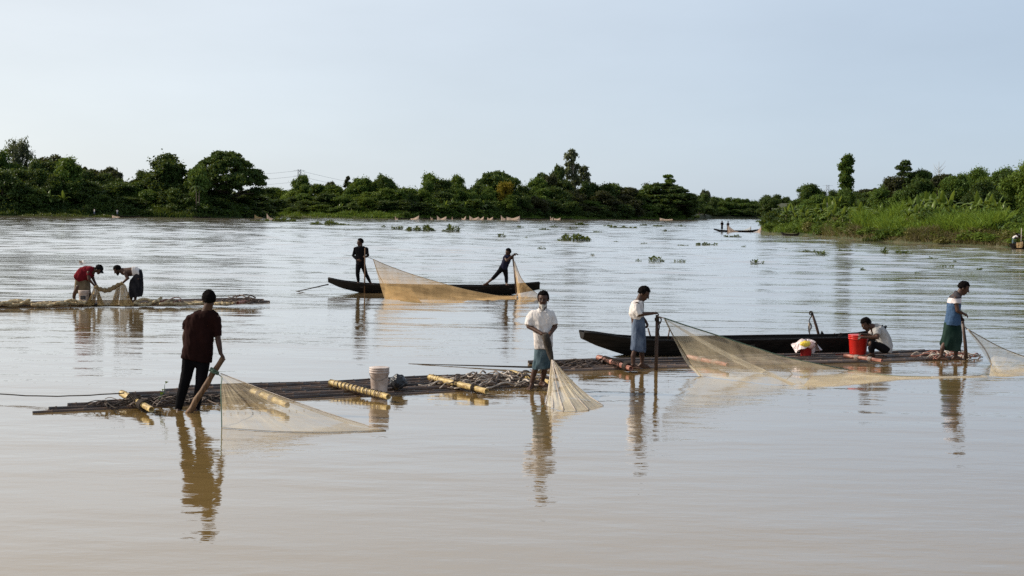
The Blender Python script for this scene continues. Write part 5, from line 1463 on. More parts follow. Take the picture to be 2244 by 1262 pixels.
# distant people: one standing and one bending figure, then copies -------------------------------------------
def far_person(bend, shirt_m, wrap_m, label, cap=None):
    f = Figure(Vector((0, 0, 0)), label, K=lambda x, y, dy=0.0: Vector((x / 100, dy, -y / 100)), y0=0, voxel=0.016)
    if not bend:
        f.head((0, -153, 0), (0.3, -1, -0.1), (0, 0, 1), (0, -136, 0), cap=cap); f.limb([(0, -132, 0, .11), (0, -95, 0, .12)])
        f.limb([(-19, -134, 0, .05), (-24, -108, 0, .042), (-10, -100, -.2, .03)]); f.limb([(19, -134, 0, .05), (24, -108, 0, .042), (12, -102, -.2, .03)])
        s = f.shirt([(-8, -141, 8, -141, .06), (-20, -136, 20, -136, .10), (-19, -115, 19, -115, .12), (-18, -88, 18, -88, .13)], [[(-18, -134, 0, .07), (-23, -114, 0, .065)], [(18, -134, 0, .07), (23, -114, 0, .065)]], shirt_m, voxel=0.02)
    else:
        f.head((42, -118, 0), (0.75, -0.2, -0.6), (0.5, 0, 0.8), (28, -112, 0), cap=cap); f.limb([(24, -108, 0, .12), (0, -92, 0, .12)])
        f.limb([(22, -106, -.17, .05), (28, -86, -.2, .042), (42, -76, -.05, .03)]); f.limb([(22, -106, .17, .05), (28, -86, .2, .042), (42, -76, .05, .03)])
        s = f.shirt([(31, -118, 25, -106, .07), (20, -118, 14, -98, .18), (2, -108, 2, -88, .17), (-12, -98, -6, -78, .16)], [[(22, -108, -.15, .08), (26, -96, -.2, .07)], [(22, -108, .15, .08), (26, -96, .2, .07)]], shirt_m, voxel=0.02)
    f.wrap([(-14, -92, 15, -88, .13), (-16, -65, 16, -65, .15), (-16, -35, 16, -35, .15)], wrap_m, 6, 0.06)
    f.limb([(-8, -40, 0, .06), (-9, -5, 0, .036)]); f.limb([(8, -40, 0, .06), (9, -5, 0, .036)]); foot(f.body, V((-.09, 0, .06)), (0.2, -1, 0)); foot(f.body, V((.09, 0, .06)), (0.2, -1, 0))
    f.done(); return f.root
def place(root, px, py, z, rz=0.0, k=1.0, first=False, label=None, y=None):
    q = at(px, py, z) if y is None else atd(px, py, y)
    if first: root.location = q; root.rotation_euler = (0, 0, rz); root.scale = (k, k, k); return root
    return copy_tree(root, q, rz, (k, k, k), label)
P_dark = far_person(False, M_black, M_black, 'dark figure standing at the left end of the small canoe off the bank tip')
P_white = far_person(False, M_white, M_blue, 'person in white standing on the grassy shore above the distant net boats')
P_bend = far_person(True, M_white, M_bluegreen, 'person in white shirt and white skullcap stooping in a boat', cap='skull')
P_bdark = far_person(True, M_black, M_wrapdark, 'dark-clothed person stooping beside the one in the white skullcap')
# ------------------------------------------------------------------ distant people and boats
SB_Y = at(1600, 508).y
place(P_dark, 1582, 506, 0, 0.3, 1.0, True, y=SB_Y)
place(P_dark, 1595, 507, 0, -0.8, 0.98, label='dark figure standing beside a net in the small canoe off the bank tip', y=SB_Y - 0.5)
place(P_white, 965, 470, 0, 0.0, 1.0, True, y=at(965, 478.9).y + 7)
place(P_white, 941, 469, 0, 1.5, 0.95, label='smaller pale person on the grassy shore left of the one in white', y=at(940, 478.9).y + 8)
place(P_white, 207, 471.5, 0, 2.0, 1.0, label='pale figure standing at the water under the left wood', y=at(207, 475.5).y)
place(P_white, 257, 472, 0, 1.0, 0.9, label='person in white working in the dark boat under the left wood', y=at(257, 476.3).y)
place(P_bend, 2221, 541.5, 0, 0.1, 1.0, True, y=at(2221, 544).y)
place(P_bdark, 2236, 540, 0, PI, 1.0, True, y=at(2236, 544).y + 0.5)

def small_canoe(px0, px1, py, label, grp, dy=0.3, h=0.34, y=None):
    y = at((px0 + px1) / 2, py).y if y is None else y
    a = atd(px0, py, y); b = atd(px1, py, y + dy); a.z = b.z = 0
    A, B = a, b; d = (B - A); L = d.length; d.normalize(); nrm = V((-d.y, d.x, 0))
    root = thing('canoe', (A + B) / 2, label, 'canoe', grp)
    prof = [(0, 0.52, 0.3, 0.25), (0.12, 0.34, 0.0, 0.7), (0.3, 0.27, -0.1, 1), (0.7, 0.27, -0.1, 1), (0.88, 0.34, 0.0, 0.7), (1, 0.5, 0.3, 0.3)]
    mb = MB(); rings = []
    for (t, gz, bz, bf) in prof:
        c = A + d * L * t; w = 0.5 * bf
        o = [c + nrm * -w + V((0, 0, gz)), c + nrm * -w * .5 + V((0, 0, bz)), c + nrm * w * .5 + V((0, 0, bz)), c + nrm * w + V((0, 0, gz)), c + nrm * w * .85 + V((0, 0, gz)), c + nrm * w * .42 + V((0, 0, bz + .06)), c - nrm * w * .42 + V((0, 0, bz + .06)), c - nrm * w * .85 + V((0, 0, gz))]
        rings.append(o)
    mb.loft(rings); mb.build('hull', M_tar, root, smooth=False)
    mb = MB()
    for t in (0.3, 0.5, 0.7): mb.box(A + d * L * t + V((0, 0, 0.2)), 0.12, 0.86, 0.03, d, nrm, V((0, 0, 1)))
    mb.build('thwarts', M_tar_in, root, smooth=False)
    return root
small_canoe(1564, 1662, 509.5, 'small canoe with nets moored off the tip of the near bank', None, 0.6, y=SB_Y)
small_canoe(2213, 2262, 545, 'small dark boat under two stooping people at the right edge', None, 0.5)
small_canoe(232, 306, 476, 'long dark boat under the left wood', None, 1.0)
small_canoe(424, 462, 477.6, 'low dark boat below the dome-shaped tree', None, 0.5)
small_canoe(1712, 1752, 516.5, 'half-hidden dark boat pulled into the scrub of the near bank', None, -1.5)
for i, (x0, x1) in enumerate(((862, 920), (924, 965), (966, 1000), (1004, 1045), (1050, 1092), (1096, 1148), (1150, 1196), (1204, 1256), (1405, 1438), (1448, 1480))):
    small_canoe(x0, x1, 479.6 + (x0 - 862) * 0.0028, 'dark canoe in the row of net boats along the far shore' if x0 < 1300 else 'dark canoe moored near the river bend', 'net boats along the far shore', 0.5)

# ------------------------------------------------------------------ nets
N_tan = net_mat('net_tan', (0.86, 0.72, 0.51), 0.41, 26)
N_amber = net_mat('net_amber', (0.80, 0.56, 0.29), 0.60, 20)
N_white = net_mat('net_cream', (0.86, 0.76, 0.59), 0.66, 22)
N_brown = net_mat('net_brown', (0.58, 0.41, 0.19), 0.88, 16)
N_pink = net_mat('net_far', (0.74, 0.57, 0.45), 0.9, 8)
M_edge = rough_mat('net_edge_cord', (0.14, 0.11, 0.07), (0.30, 0.24, 0.15), 30, 0.8, 0)
M_darknet = rough_mat('gathered_net', (0.025, 0.020, 0.016), (0.07, 0.055, 0.04), 18, 0.85, 0.01, (1, 1, 0.25))

def spline(pts, n):
    """Catmull-Rom through 3-D points"""
    P = [pts[0] * 2 - pts[1]] + list(pts) + [pts[-1] * 2 - pts[-2]]
    L = [0]
    for a, b in zip(pts[:-1], pts[1:]): L.append(L[-1] + (b - a).length)
    out = []
    for k in range(n + 1):
        s = L[-1] * k / n; i = 0
        while i < len(pts) - 2 and s > L[i + 1]: i += 1
        t = (s - L[i]) / max(1e-6, L[i + 1] - L[i]); a, b, c, d = P[i], P[i + 1], P[i + 2], P[i + 3]
        out.append(0.5 * ((2 * b) + (c - a) * t + (2 * a - 5 * b + 4 * c - d) * t * t + (3 * b - a - 3 * c + d) * t ** 3))
    return out
def net_sheet(name, top, bot, mat, root, nu=90, nv=26, sag=0.05, wr=0.02, seed=0.0, bulge=0.0, parent_name='mesh'):
    """cloth between two space curves, with folds running from one to the other"""
    T, B = spline(top, nu), spline(bot, nu)
    vs, uv, fs = [], [], []
    for j in range(nv + 1):
        q = j / nv
        for i in range(nu + 1):
            u = i / nu; p = T[i].lerp(B[i], q)
            e = math.sin(PI * q)
            k = noise.noise(V((u * 14 + seed, q * 1.3, seed))) + 0.5 * noise.noise(V((u * 33 + seed, q * 2.5, seed)))
            p = p + V((0, -1, 0)) * (k * wr * (0.25 + e)) + V((0, -1, 0)) * bulge * e + V((0, 0, -1)) * sag * e
            if p.z < 0.004: p.z = 0.004 + 0.004 * (1 + k)
            vs.append(p); uv.append((u, q))
    for j in range(nv):
        for i in range(nu): a = j * (nu + 1) + i; fs.append((a, a + 1, a + nu + 2, a + nu + 1))
    o0 = root.location
    me = bpy.data.meshes.new(parent_name); me.from_pydata([tuple(p - o0) for p in vs], [], fs)
    ul = me.uv_layers.new(name='UVMap')
    li = np.empty(len(me.loops), dtype=np.int32); me.loops.foreach_get('vertex_index', li)
    ul.data.foreach_set('uv', np.array(uv, dtype=np.float32)[li].ravel())
    me.polygons.foreach_set('use_smooth', [True] * len(me.polygons)); me.materials.append(mat); me.update()
    return link(parent_name, me, root), T, B
def edge_rope(root, pts, r, mat=None, name='edge_rope'):
    mb = MB(); mb.tube(pts, r, 5); return mb.build(name, mat or M_edge, root)

# 1 net on the driftwood pole ------------------------------------------------
y = A_Y - 0.12
top_p = atd(489, 783, y + 0.02); foot_p = at(409, 912, -0.05)
dpole = thing('driftwood_pole', foot_p, 'thick slanting driftwood pole gripped by the man seen from behind', 'pole')
mb = MB(); n_ = 14
mb.tube([foot_p.lerp(top_p, t / n_) + V((0.006 * math.sin(t * 1.1), 0, 0.004 * math.sin(t * 2.1))) for t in range(n_ + 1)], [0.048 - 0.008 * t / n_ + 0.003 * math.sin(t * 1.9) for t in range(n_ + 1)], 12); mb.build('shaft', M_wood, dpole)
tie = foot_p.lerp(top_p, 0.76); dd = (top_p - foot_p).normalized(); s_, u_ = frame(dd)
mb = MB(); mb.tube([tie + dd * (0.012 * (t / 8 - 2.2)) + (s_ * math.cos(t * .7854) + u_ * math.sin(t * .7854)) * (0.062 + 0.006 * (t % 3)) for t in range(36)], 0.011, 5); mb.build('green_tie', M_green_cord, dpole)
apex = tie + V((0.10, -0.04, -0.02))
root = thing('fishing_net', apex, 'thin tan net spread from the driftwood pole over the near raft', 'fishing net')
bL = at(486, 938, 0.0); bR = at(846, 944, 0.0)
apx = [apex + V((0.004 * k, 0, -0.002 * k)) for k in range(4)]
net_sheet('n', apx, [bL, at(600, 946, 0.0), at(720, 948), bR], N_tan, root, 90, 30, 0.05, 0.035, 1.0)
bk = at(760, 925, 0.0)
net_sheet('n', apx, [bR, at(812, 938, 0.0), at(770, 931), bk], N_tan, root, 40, 30, 0.03, 0.03, 2.0)
edge_rope(root, spline([apex, apex.lerp(bR, 0.4) + V((0, 0, -0.03)), apex.lerp(bR, 0.75) + V((0, 0, -0.03)), bR], 20), 0.006, M_pale_strip)
edge_rope(root, spline([tie + V((0.05, -0.06, -0.02)), apex + V((0.02, -0.02, -0.05)), atd(484, 850, bL.y + 0.5), atd(485, 890, bL.y + 0.2), bL + V((0, 0, -0.05))], 20), 0.008, M_green_cord)
edge_rope(root, [p_ + V((0, 0, 0.008)) for p_ in spline([bL, at(600, 946, 0.0), at(720, 948), bR], 30)], 0.004)
mb = MB()
for t in range(14):
    q = at(490 + t * 16, 906 - 0.7 * t + math.sin(t * 2), 0.012); mb.ellipsoid(q, 0.012, 0.008, 0.006, nu=8, nv=6)
mb.build('sinkers', M_pale_strip, root)

# 2 amber net at the distant canoe ---------------------------------------------
yc_ = C_Y - 0.6
root = thing('fishing_net', atd(818, 568, K0.y - 0.4), 'large amber net slung between the two men of the distant canoe', 'fishing net')
ya, yb_ = K0.y - 0.4, K0.y - 0.75
top = [atd(x, yy_, y_) for x, yy_, y_ in ((818, 568, ya), (850, 582, ya), (900, 600, ya), (960, 618, ya - .2), (1020, 634, ya - .3), (1080, 646, ya - .4), (1115, 651, ya - .5), (1132, 646, ya - .5), (1134, 625, ya - .4), (1129, 597, ya - .3), (1127, 573, ya - .2))]
bot = [at(843, 656, 0), at(880, 659, 0), at(930, 662.5, 0), at(980, 664, 0), at(1030, 664, 0), at(1080, 664.5, 0), at(1115, 665, 0), at(1133, 666, 0), at(1150, 667, 0), at(1170, 666, 0), at(1200, 661, 0)]
def even(pts_t, pts_b, k=12):
    return pts_t, pts_b
# two sheets: the long wing and the fold that climbs the leaning man's pole
net_sheet('n', top[:8], bot[:8], N_amber, root, 110, 24, 0.05, 0.05, 3.0)
net_sheet('n', [top[10], atd(1140, 605, ya - .4), atd(1152, 622, ya - .5), atd(1172, 640, ya - .6), atd(1200, 658, ya - .8)], [atd(1134, 646, ya - .5), at(1140, 664, 0), at(1160, 667, 0), at(1180, 665, 0), at(1204, 661, 0)], N_amber, root, 60, 20, 0.03, 0.045, 4.0)
net_sheet('n', [atd(x, yy_, y_) for x, yy_, y_ in ((843, 627, ya + .02), (870, 628, ya), (900, 632, ya))], [at(843, 656.5, 0.0), at(880, 660.5, 0), at(925, 663.5, 0)], N_brown, root, 50, 14, 0.02, 0.06, 5.0)
edge_rope(root, spline(top[:8], 50), 0.011); edge_rope(root, spline([top[0], atd(829, 600, ya), atd(843, 628, ya), at(843, 656, 0)], 20), 0.013, M_dark_cord)
edge_rope(root, spline(top[6:], 30), 0.016, M_pale_strip); edge_rope(root, spline([atd(1128, 573, ya - .2), atd(1140, 605, ya - .4), atd(1152, 622, ya - .5), atd(1172, 640, ya - .6), atd(1200, 658, ya - .8)], 24), 0.010)
edge_rope(root, spline([atd(843, 628, ya - .01), atd(880, 627, ya - .01), atd(925, 635, ya - .05), atd(960, 650, ya - .2)], 24), 0.007)
edge_rope(root, [atd(805, 563, K0.y - .1), top[0]], 0.010, M_dark_cord, 'tie_cord')

# 3 net of the old man ------------------------------------------------------------
root = thing('fishing_net', atd(1196, 738, D_Y - 0.28), "cream net gathered in the old man's hands and fanned out on the water", 'fishing net')
mb = MB()
mb.tube(spline([atd(1194, 731, D_Y - .30), atd(1198, 745, D_Y - .31), atd(1203, 765, D_Y - .30), atd(1208, 785, D_Y - .33), atd(1211, 796, D_Y - .36)], 14), [0.045, 0.055, 0.062, 0.066, 0.064, 0.066, 0.060, 0.062, 0.056, 0.055, 0.048, 0.044, 0.036, 0.028, 0.020], 12); mb.build('gathered_part', M_darknet, root)
ap = atd(1209.5, 788, D_Y - .35)
bots = [at(1196, 888, 0), at(1212, 896, 0), at(1235, 901, 0), at(1262, 902, 0), at(1290, 899, 0), at(1322, 890, 0)]
net_sheet('n', [ap + V((0.006 * k - .012, 0.003 * k, 0.002 * k)) for k in range(6)], bots, N_white, root, 100, 26, 0.06, 0.10, 6.0, 0.02)
bb2 = [at(1322, 890, 0), at(1300, 880, 0), at(1270, 874, 0), at(1240, 872, 0)]
net_sheet('n', [ap + V((0.01, 0.01 * k, 0)) for k in range(4)], bb2, N_white, root, 60, 22, 0.05, 0.06, 7.0)
for k, q in enumerate(bots): edge_rope(root, spline([ap, ap.lerp(q, .5) + V((0, -0.03, -0.07)), q + V((0, 0, .01))], 12), 0.008 if k % 2 else 0.011, M_pale_strip, 'fold_cord')
edge_rope(root, spline([ap, atd(1206, 830, D_Y - .45), atd(1200, 870, D_Y - .6), at(1188, 892, 0)], 14), 0.010, M_green_cord, 'fold_cord')

# 4 great net between the upright post and the man in green ---------------------------------------
post = thing('wooden_post', at(1438, 811, 0.0), 'upright dark wooden post at the front of the second raft', 'post')
py_ = at(1438, 811, 0.0).y
mb = MB(); mb.tube([atd(1437.5, 815, py_), atd(1438.5, 770, py_), atd(1439.5, 730, py_), atd(1440, 690, py_)], [0.036, 0.034, 0.033, 0.030], 10); mb.build('shaft', M_dark_wood, post)
mb = MB(); mb.tube(spline([atd(1443, 694, py_ - .03), atd(1449, 699, py_ - .05), atd(1446, 709, py_ - .05), atd(1443, 702, py_ - .05), atd(1445, 716, py_ - .05), atd(1443, 728, py_ - .05), atd(1446, 740, py_ - .05)], 40), 0.013, 6)
mb.tube([atd(1439.5 + 4.2 * math.cos(a), 697 + 2.2 * math.sin(a) + a * 0.3, py_ - 0.045 * math.sin(a)) for a in np.linspace(0, 18, 40)], 0.010, 5); mb.build('rope_knot', M_dark_cord, post)
post2 = thing('wooden_post', at(2117, 789, 0.0), 'leaning dark post gripped by the man in the green sarong', 'post'); p2y = at(2117, 789, 0).y
mb = MB(); mb.tube([atd(2118, 792, p2y), atd(2115, 750, p2y), atd(2109, 700, p2y)], [0.038, 0.036, 0.030], 10); mb.build('shaft', M_dark_wood, post2)
root = thing('fishing_net', atd(1456, 697, py_ - .1), 'wide pale net stretching from the upright post along the second raft to the right edge', 'fishing net')
yA = py_ - 0.15; yE = p2y - 0.3
def Y(t): return yA + (yE - yA) * t
wat = lambda x, y_: at(x, y_, 0.0)
top = [atd(1456, 697, yA), atd(1500, 712, yA), atd(1560, 731, yA - .05), atd(1640, 757, yA - .1), atd(1720, 782, yA - .15), atd(1800, 799, yA - .1), wat(1870, 812), wat(1950, 823), wat(2040, 826)]
bot = [wat(1536, 824), wat(1570, 829), wat(1620, 835), wat(1680, 842), wat(1740, 846), wat(1800, 848), wat(1880, 842), wat(1960, 833), wat(2040, 829)]
net_sheet('n', top, bot, N_tan, root, 130, 30, 0.04, 0.05, 8.0)
net_sheet('n', [wat(1780, 824), wat(1850, 820), wat(1920, 824), wat(1985, 826), wat(2045, 826)], [wat(1760, 846), wat(1840, 845), wat(1910, 838), wat(1980, 832), wat(2045, 829.5)], N_white, root, 60, 8, 0.0, 0.02, 15.0)
edge_rope(root, spline(top, 70), 0.013, M_green_cord); edge_rope(root, spline([top[0], atd(1480, 744, yA), atd(1505, 782, yA - .1), wat(1536, 824)], 20), 0.011)
# inner fold: a heavier band that runs from the apex to the foot of the net
band_t = [atd(1458, 699, yA + .05), atd(1530, 738, yA + .02), atd(1600, 775, yA - .05), atd(1680, 812, yA - .2), wat(1745, 842)]
band_b = [atd(1457, 700, yA + .03), atd(1528, 746, yA), atd(1597, 786, yA - .08), atd(1672, 822, yA - .22), wat(1735, 845)]
net_sheet('n', band_t, band_b, N_white, root, 60, 8, 0.01, 0.03, 9.0)
band2 = [atd(1457, 700, yA + .06), atd(1490, 758, yA), atd(1512, 795, yA - .1), wat(1545, 827)]
net_sheet('n', band2, [atd(1455, 700, yA + .06), atd(1484, 757, yA), atd(1504, 795, yA - .1), wat(1532, 825)], N_white, root, 40, 6, 0.0, 0.03, 10.0)
edge_rope(root, spline([atd(1706, 781, yA - .16), atd(1720, 800, yA - .2), atd(1738, 822, yA - .3), wat(1757, 842)], 20), 0.007)
# right part: climbs to the man in green and falls again beyond the frame
top2 = [wat(2040, 826), wat(2100, 825), wat(2150, 822), atd(2170, 812, yE - .5), atd(2173, 800, yE - .45), atd(2160, 768, yE - .2), atd(2140, 742, yE - .05), atd(2120, 721, yE)]
edge_rope(root, spline(top2, 50), 0.015, M_pale_strip)
net_sheet('n', [top2[0], top2[1], top2[2]], [wat(2040, 829), wat(2100, 828), wat(2165, 826)], N_white, root, 40, 4, 0, 0.01, 11.0)
t3 = [atd(2120, 721, yE), atd(2150, 738, yE - .05), atd(2195, 762, yE - .1), atd(2250, 783, yE - .1), atd(2340, 812, yE - .2)]
b3 = [atd(2158, 766, yE - .2), atd(2172, 800, yE - .45), wat(2185, 824), wat(2260, 822), wat(2340, 818)]
net_sheet('n', [t3[0].lerp(t3[1], .02)] + t3[1:], [atd(2124, 726, yE - .01)] + b3[1:], N_tan, root, 90, 24, 0.03, 0.06, 12.0)
net_sheet('n', [atd(2172, 806, yE - .45), wat(2178, 817), wat(2200, 820)], [wat(2168, 824), wat(2195, 825), wat(2225, 824)], N_white, root, 20, 6, 0, 0.03, 13.0)
edge_rope(root, spline(t3, 40), 0.010); edge_rope(root, [atd(2112, 714, p2y - .05), t3[0]], 0.012, M_dark_cord, 'tie_cord')
edge_rope(root, [atd(1441, 693, py_ - .05), top[0]], 0.012, M_pale_strip, 'tie_cord')

# 5 net held by the two bending men --------------------------------------------------------------
root = thing('fishing_net', atd(238, 640, H_Y - .2), 'tan net hanging in a swag between the two bending men', 'fishing net')
yh = H_Y - 0.12; yi = I_Y - 0.12
def YY(px): return yh + (yi - yh) * (px - 209) / 60 - 0.15
L_ = lambda x, y_, o=0.0: atd(x, y_, YY(x) + o)
Wn = lambda x, y_: at(x, y_, 0.05)
mb = MB(); mb.tube(spline([L_(209, 626), L_(216, 632), L_(226, 635.5), L_(236, 636), L_(246, 632), L_(258, 625), L_(268, 620)], 30), [0.05 + 0.012 * math.sin(k * 1.3) + 0.02 * math.sin(PI * k / 30) for k in range(31)], 12)
o = mb.build('rolled_edge', rough_mat('rolled_net', (0.14, 0.095, 0.045), (0.32, 0.23, 0.12), 16, 0.85, 0.012, (3, 1, 1)), root)
net_sheet('n', [L_(212, 631, .02), L_(225, 638, .02), L_(240, 637, .02), L_(256, 628, .02), L_(265, 623, .02)], [Wn(214, 668), Wn(228, 668.5), Wn(240, 668.5), Wn(252, 668), Wn(262, 668)], N_tan, root, 60, 20, 0.02, 0.07, 20.0)
net_sheet('n', [L_(206, 627), L_(210, 630), L_(213, 631)], [Wn(182, 669), Wn(196, 669), Wn(206, 668)], N_brown, root, 40, 18, 0.10, 0.09, 21.0)
net_sheet('n', [L_(211, 631, -.03), L_(214, 634, -.03), L_(217, 637, -.03)], [Wn(214, 669), Wn(222, 669.5), Wn(230, 669)], N_brown, root, 30, 16, 0.05, 0.07, 22.0)
net_sheet('n', [L_(256, 627, -.03), L_(261, 624, -.03), L_(264, 622, -.03)], [Wn(240, 669.5), Wn(250, 669), Wn(258, 668.5)], N_brown, root, 30, 16, 0.08, 0.07, 23.0)
net_sheet('n', [L_(264, 621, -.06), L_(270, 620, -.06), L_(276, 626, -.06)], [Wn(262, 670), Wn(276, 670), Wn(294, 669)], N_brown, root, 40, 18, 0.06, 0.08, 24.0)
# netting heaped along that raft
def net_heap(px0, px1, py, label, h, seed):
    rr = random.Random(seed); a, b = at(px0, py, 0.06), at(px1, py - (px1 - px0) * 0.014, 0.06)
    root = thing('net_heap', a, label, 'net')
    for k in range(4):
        n = 26; off = V((0, -0.14 + 0.10 * k, 0)); pts, rad = [], []
        for i in range(n + 1):
            t = i / n; q = a.lerp(b, t) + off
            z = h * max(0.05, noise.noise(V((t * 7 * (b - a).length / 4 + seed, k * 2.0, 0))) + 0.35)
            pts.append(q + V((0, 0.08 * noise.noise(V((t * 9, k, seed))), z))); rad.append(0.035 + 0.04 * abs(noise.noise(V((t * 12, k + 5, seed)))))
        mb = MB(); mb.tube(pts, rad, 8); mb.build('fold', M_netheap, root)
M_netheap = rough_mat('heaped_net', (0.30, 0.22, 0.115), (0.58, 0.47, 0.30), 10, 0.9, 0.02, (2, 1, 1))
net_heap(-40, 70, 671, 'tan netting heaped at the left end of the distant raft', 0.22, 1); net_heap(72, 150, 670.5, 'low run of tan netting on the distant raft left of the man in red', 0.12, 2)
net_heap(140, 190, 669, 'coil of tan netting at the feet of the man in red', 0.20, 3); net_heap(296, 352, 668.5, 'tan netting heaped right of the man in the white vest', 0.24, 4); net_heap(352, 470, 668.5, 'long low run of tan netting toward the right end of the distant raft', 0.12, 5)
net_heap(472, 522, 667.5, 'last dark tuft of netting before the twig bundle', 0.10, 6)

# small nets, far ---------------------------------------------------------------------------------
def mini_net(x0, yt0, x1, yt1, xm, ym, y_, yb, label, grp, mat=None, z=0.0, spread=0.0):
    root = thing('fishing_net', atd(x0, yt0, y_), label, 'fishing net', grp)
    t = [atd(x0, yt0, y_), atd(x0 * .6 + xm * .4, yt0 * .55 + ym * .45, y_), atd(xm, ym, y_), atd(x1 * .6 + xm * .4, yt1 * .55 + ym * .45, y_), atd(x1, yt1, y_)]
    b = [atd(x0 + spread, yb, y_ - .6), atd(x0 * .6 + xm * .4, yb, y_ - .8), atd(xm, yb + .4, y_ - .8), atd(x1 * .6 + xm * .4, yb, y_ - .8), atd(x1 - spread, yb, y_ - .6)]
    net_sheet('n', t, b, mat or N_pink, root, 30, 8, 0.02, 0.10, x0)
    edge_rope(root, [atd(x0, yt0 - .6, y_ + .05), atd(x0 - .5, yb, y_ + .05)], 0.05, M_dark_wood, 'stick'); edge_rope(root, [atd(x1, yt1 - .6, y_ + .05), atd(x1 + .5, yb, y_ + .05)], 0.05, M_dark_wood, 'stick')
fy = lambda x: at(x, 481.2 + (x - 862) * 0.003).y
for (x0, t0, x1, t1, xm, ym) in ((866, 473, 872, 478, 869, 479), (900, 478.5, 918, 472, 907, 478), (944, 475, 948, 477, 946, 479), (958, 472.5, 978, 474, 966, 479), (990, 476, 992, 475, 991, 479), (1012, 477.5, 1021, 473, 1016, 479),
        (1029, 472.5, 1049, 475, 1038, 478.5), (1048, 475, 1060, 474, 1053, 479), (1068, 476, 1080, 475, 1073, 479), (1098, 471.5, 1108, 479, 1103, 477), (1110, 475, 1139, 473, 1124, 478), (1206, 474, 1212, 476, 1209, 478), (1214, 478, 1228, 477, 1221, 479.5)):
    mini_net(x0, t0, x1, t1, xm, ym, fy(x0), 480.8 + (x0 - 862) * .003, 'small pinkish net among the boats along the far shore', 'nets along the far shore')
mini_net(1446, 477, 1474, 480, 1460, 480.5, fy(1446), 482.6, 'small pinkish net stretched near the river bend', None)
mini_net(585, 468, 598, 479, 591, 476, at(590, 481).y, 481.5, 'pale peaked net above a weed mat in front of the dome-shaped tree', None)
mini_net(558, 470, 575, 477, 566, 475, at(566, 478.5).y, 478.5, 'dull brown net on the mud strip below the dome-shaped tree', None, N_brown)
mini_net(246, 471, 262, 475, 253, 474, at(254, 477).y, 476.6, 'pale net in the dark boat under the left wood', None)
mini_net(1595, 493, 1625, 511, 1610, 505, SB_Y - 1.2, 513, 'cream net hung from the middle of the small canoe off the bank tip', None, N_pink)
mini_net(1610, 505, 1645, 497, 1630, 504, SB_Y + 1.0, 507.5, 'thin net behind the small canoe off the bank tip', None, N_tan)
mini_net(1648, 510, 1668, 496, 1660, 506, SB_Y - 0.6, 513, 'cream net peaking against the green tip of the near bank', None, N_pink)
mini_net(2228, 531, 2241, 529, 2234, 531, at(2236, 545).y - .3, 542.5, 'orange net held by the stooping people at the right edge', None, N_amber)
for (x, y0_, y1_, yy_, lab) in ((1595, 489, 508, SB_Y - .4, 'short dark pole standing in the small canoe off the bank tip'), (2238.5, 500, 540, at(2238, 545).y + .3, 'thin pale pole standing beside the stooping people at the right edge')):
    rope('boat_pole', [atd(x, y0_, yy_), atd(x - 1, y1_, yy_)], 0.035, M_dark_wood if x < 2000 else M_pale_strip, lab, 'pole')

# ------------------------------------------------------------------ water hyacinth
L_hya = leaf_mat('leaf_hyacinth', (0.016, 0.034, 0.008), (0.08, 0.115, 0.024), 0.3, 1.2, 0.4)
def hyacinth_mesh(L, W, h, seed, dens=1.0):
    global rng
    rng = np.random.default_rng(seed); random.seed(seed)
    n = int(max(44, min(1500, 115 * L * W ** 0.5 * dens)))
    q = rng.uniform(-1, 1, n); w = rng.normal(0, 0.42, n)
    env = np.array([max(0.15, 0.55 + 0.9 * noise.noise(V((x * 3.1 * max(1, L / 4) + seed, seed * .7, 0)))) for x in q]) * np.sqrt(np.maximum(0, 1 - q ** 2) * 0.7 + 0.3)
    P = np.stack([q * L / 2, w * W / 2, np.zeros(n)], 1)
    el = rng.uniform(0.35, 1.45, n); az = rng.uniform(0, 2 * PI, n); ln = h * env * rng.uniform(0.6, 1.25, n)
    D = np.stack([np.cos(az) * np.cos(el), np.sin(az) * np.cos(el), np.sin(el)], 1)
    S = np.stack([-np.sin(az), np.cos(az), np.zeros(n)], 1)
    stem0 = P; stem1 = P + D * (ln * 0.62)[:, None]; tip = P + D * ln[:, None]
    mid = (stem1 + tip) / 2 + np.array([0, 0, 0.0])
    wd = (np.clip(ln * 0.26, 0.03, 0.10))[:, None]
    V1 = np.stack([stem0 - S * 0.012, stem0 + S * 0.012, stem1 + S * 0.012, stem1 - S * 0.012], 1)
    V2 = np.stack([stem1, mid + S * wd, tip, mid - S * wd], 1)
    return quads_mesh('leaves', np.concatenate([V1, V2]), L_hya)
def hya(px, py, w, h, label=None, k=0):
    c = at(px, py, -0.02); s = F_PX / c.y
    L, H_ = w / s, max(0.18, h / s * 1.15)
    W = max(0.5, min(L * 0.45, 3.0))
    root = link('water_hyacinth', hyacinth_mesh(L, W, H_, int(px * 3 + py) % 9999))
    root.location = c; root.rotation_euler = (0, 0, random.uniform(-0.15, 0.15))
    tag(root, label or 'small low tuft of floating water hyacinth on the open river', 'water hyacinth', 'floating water hyacinth')
random.seed(91)
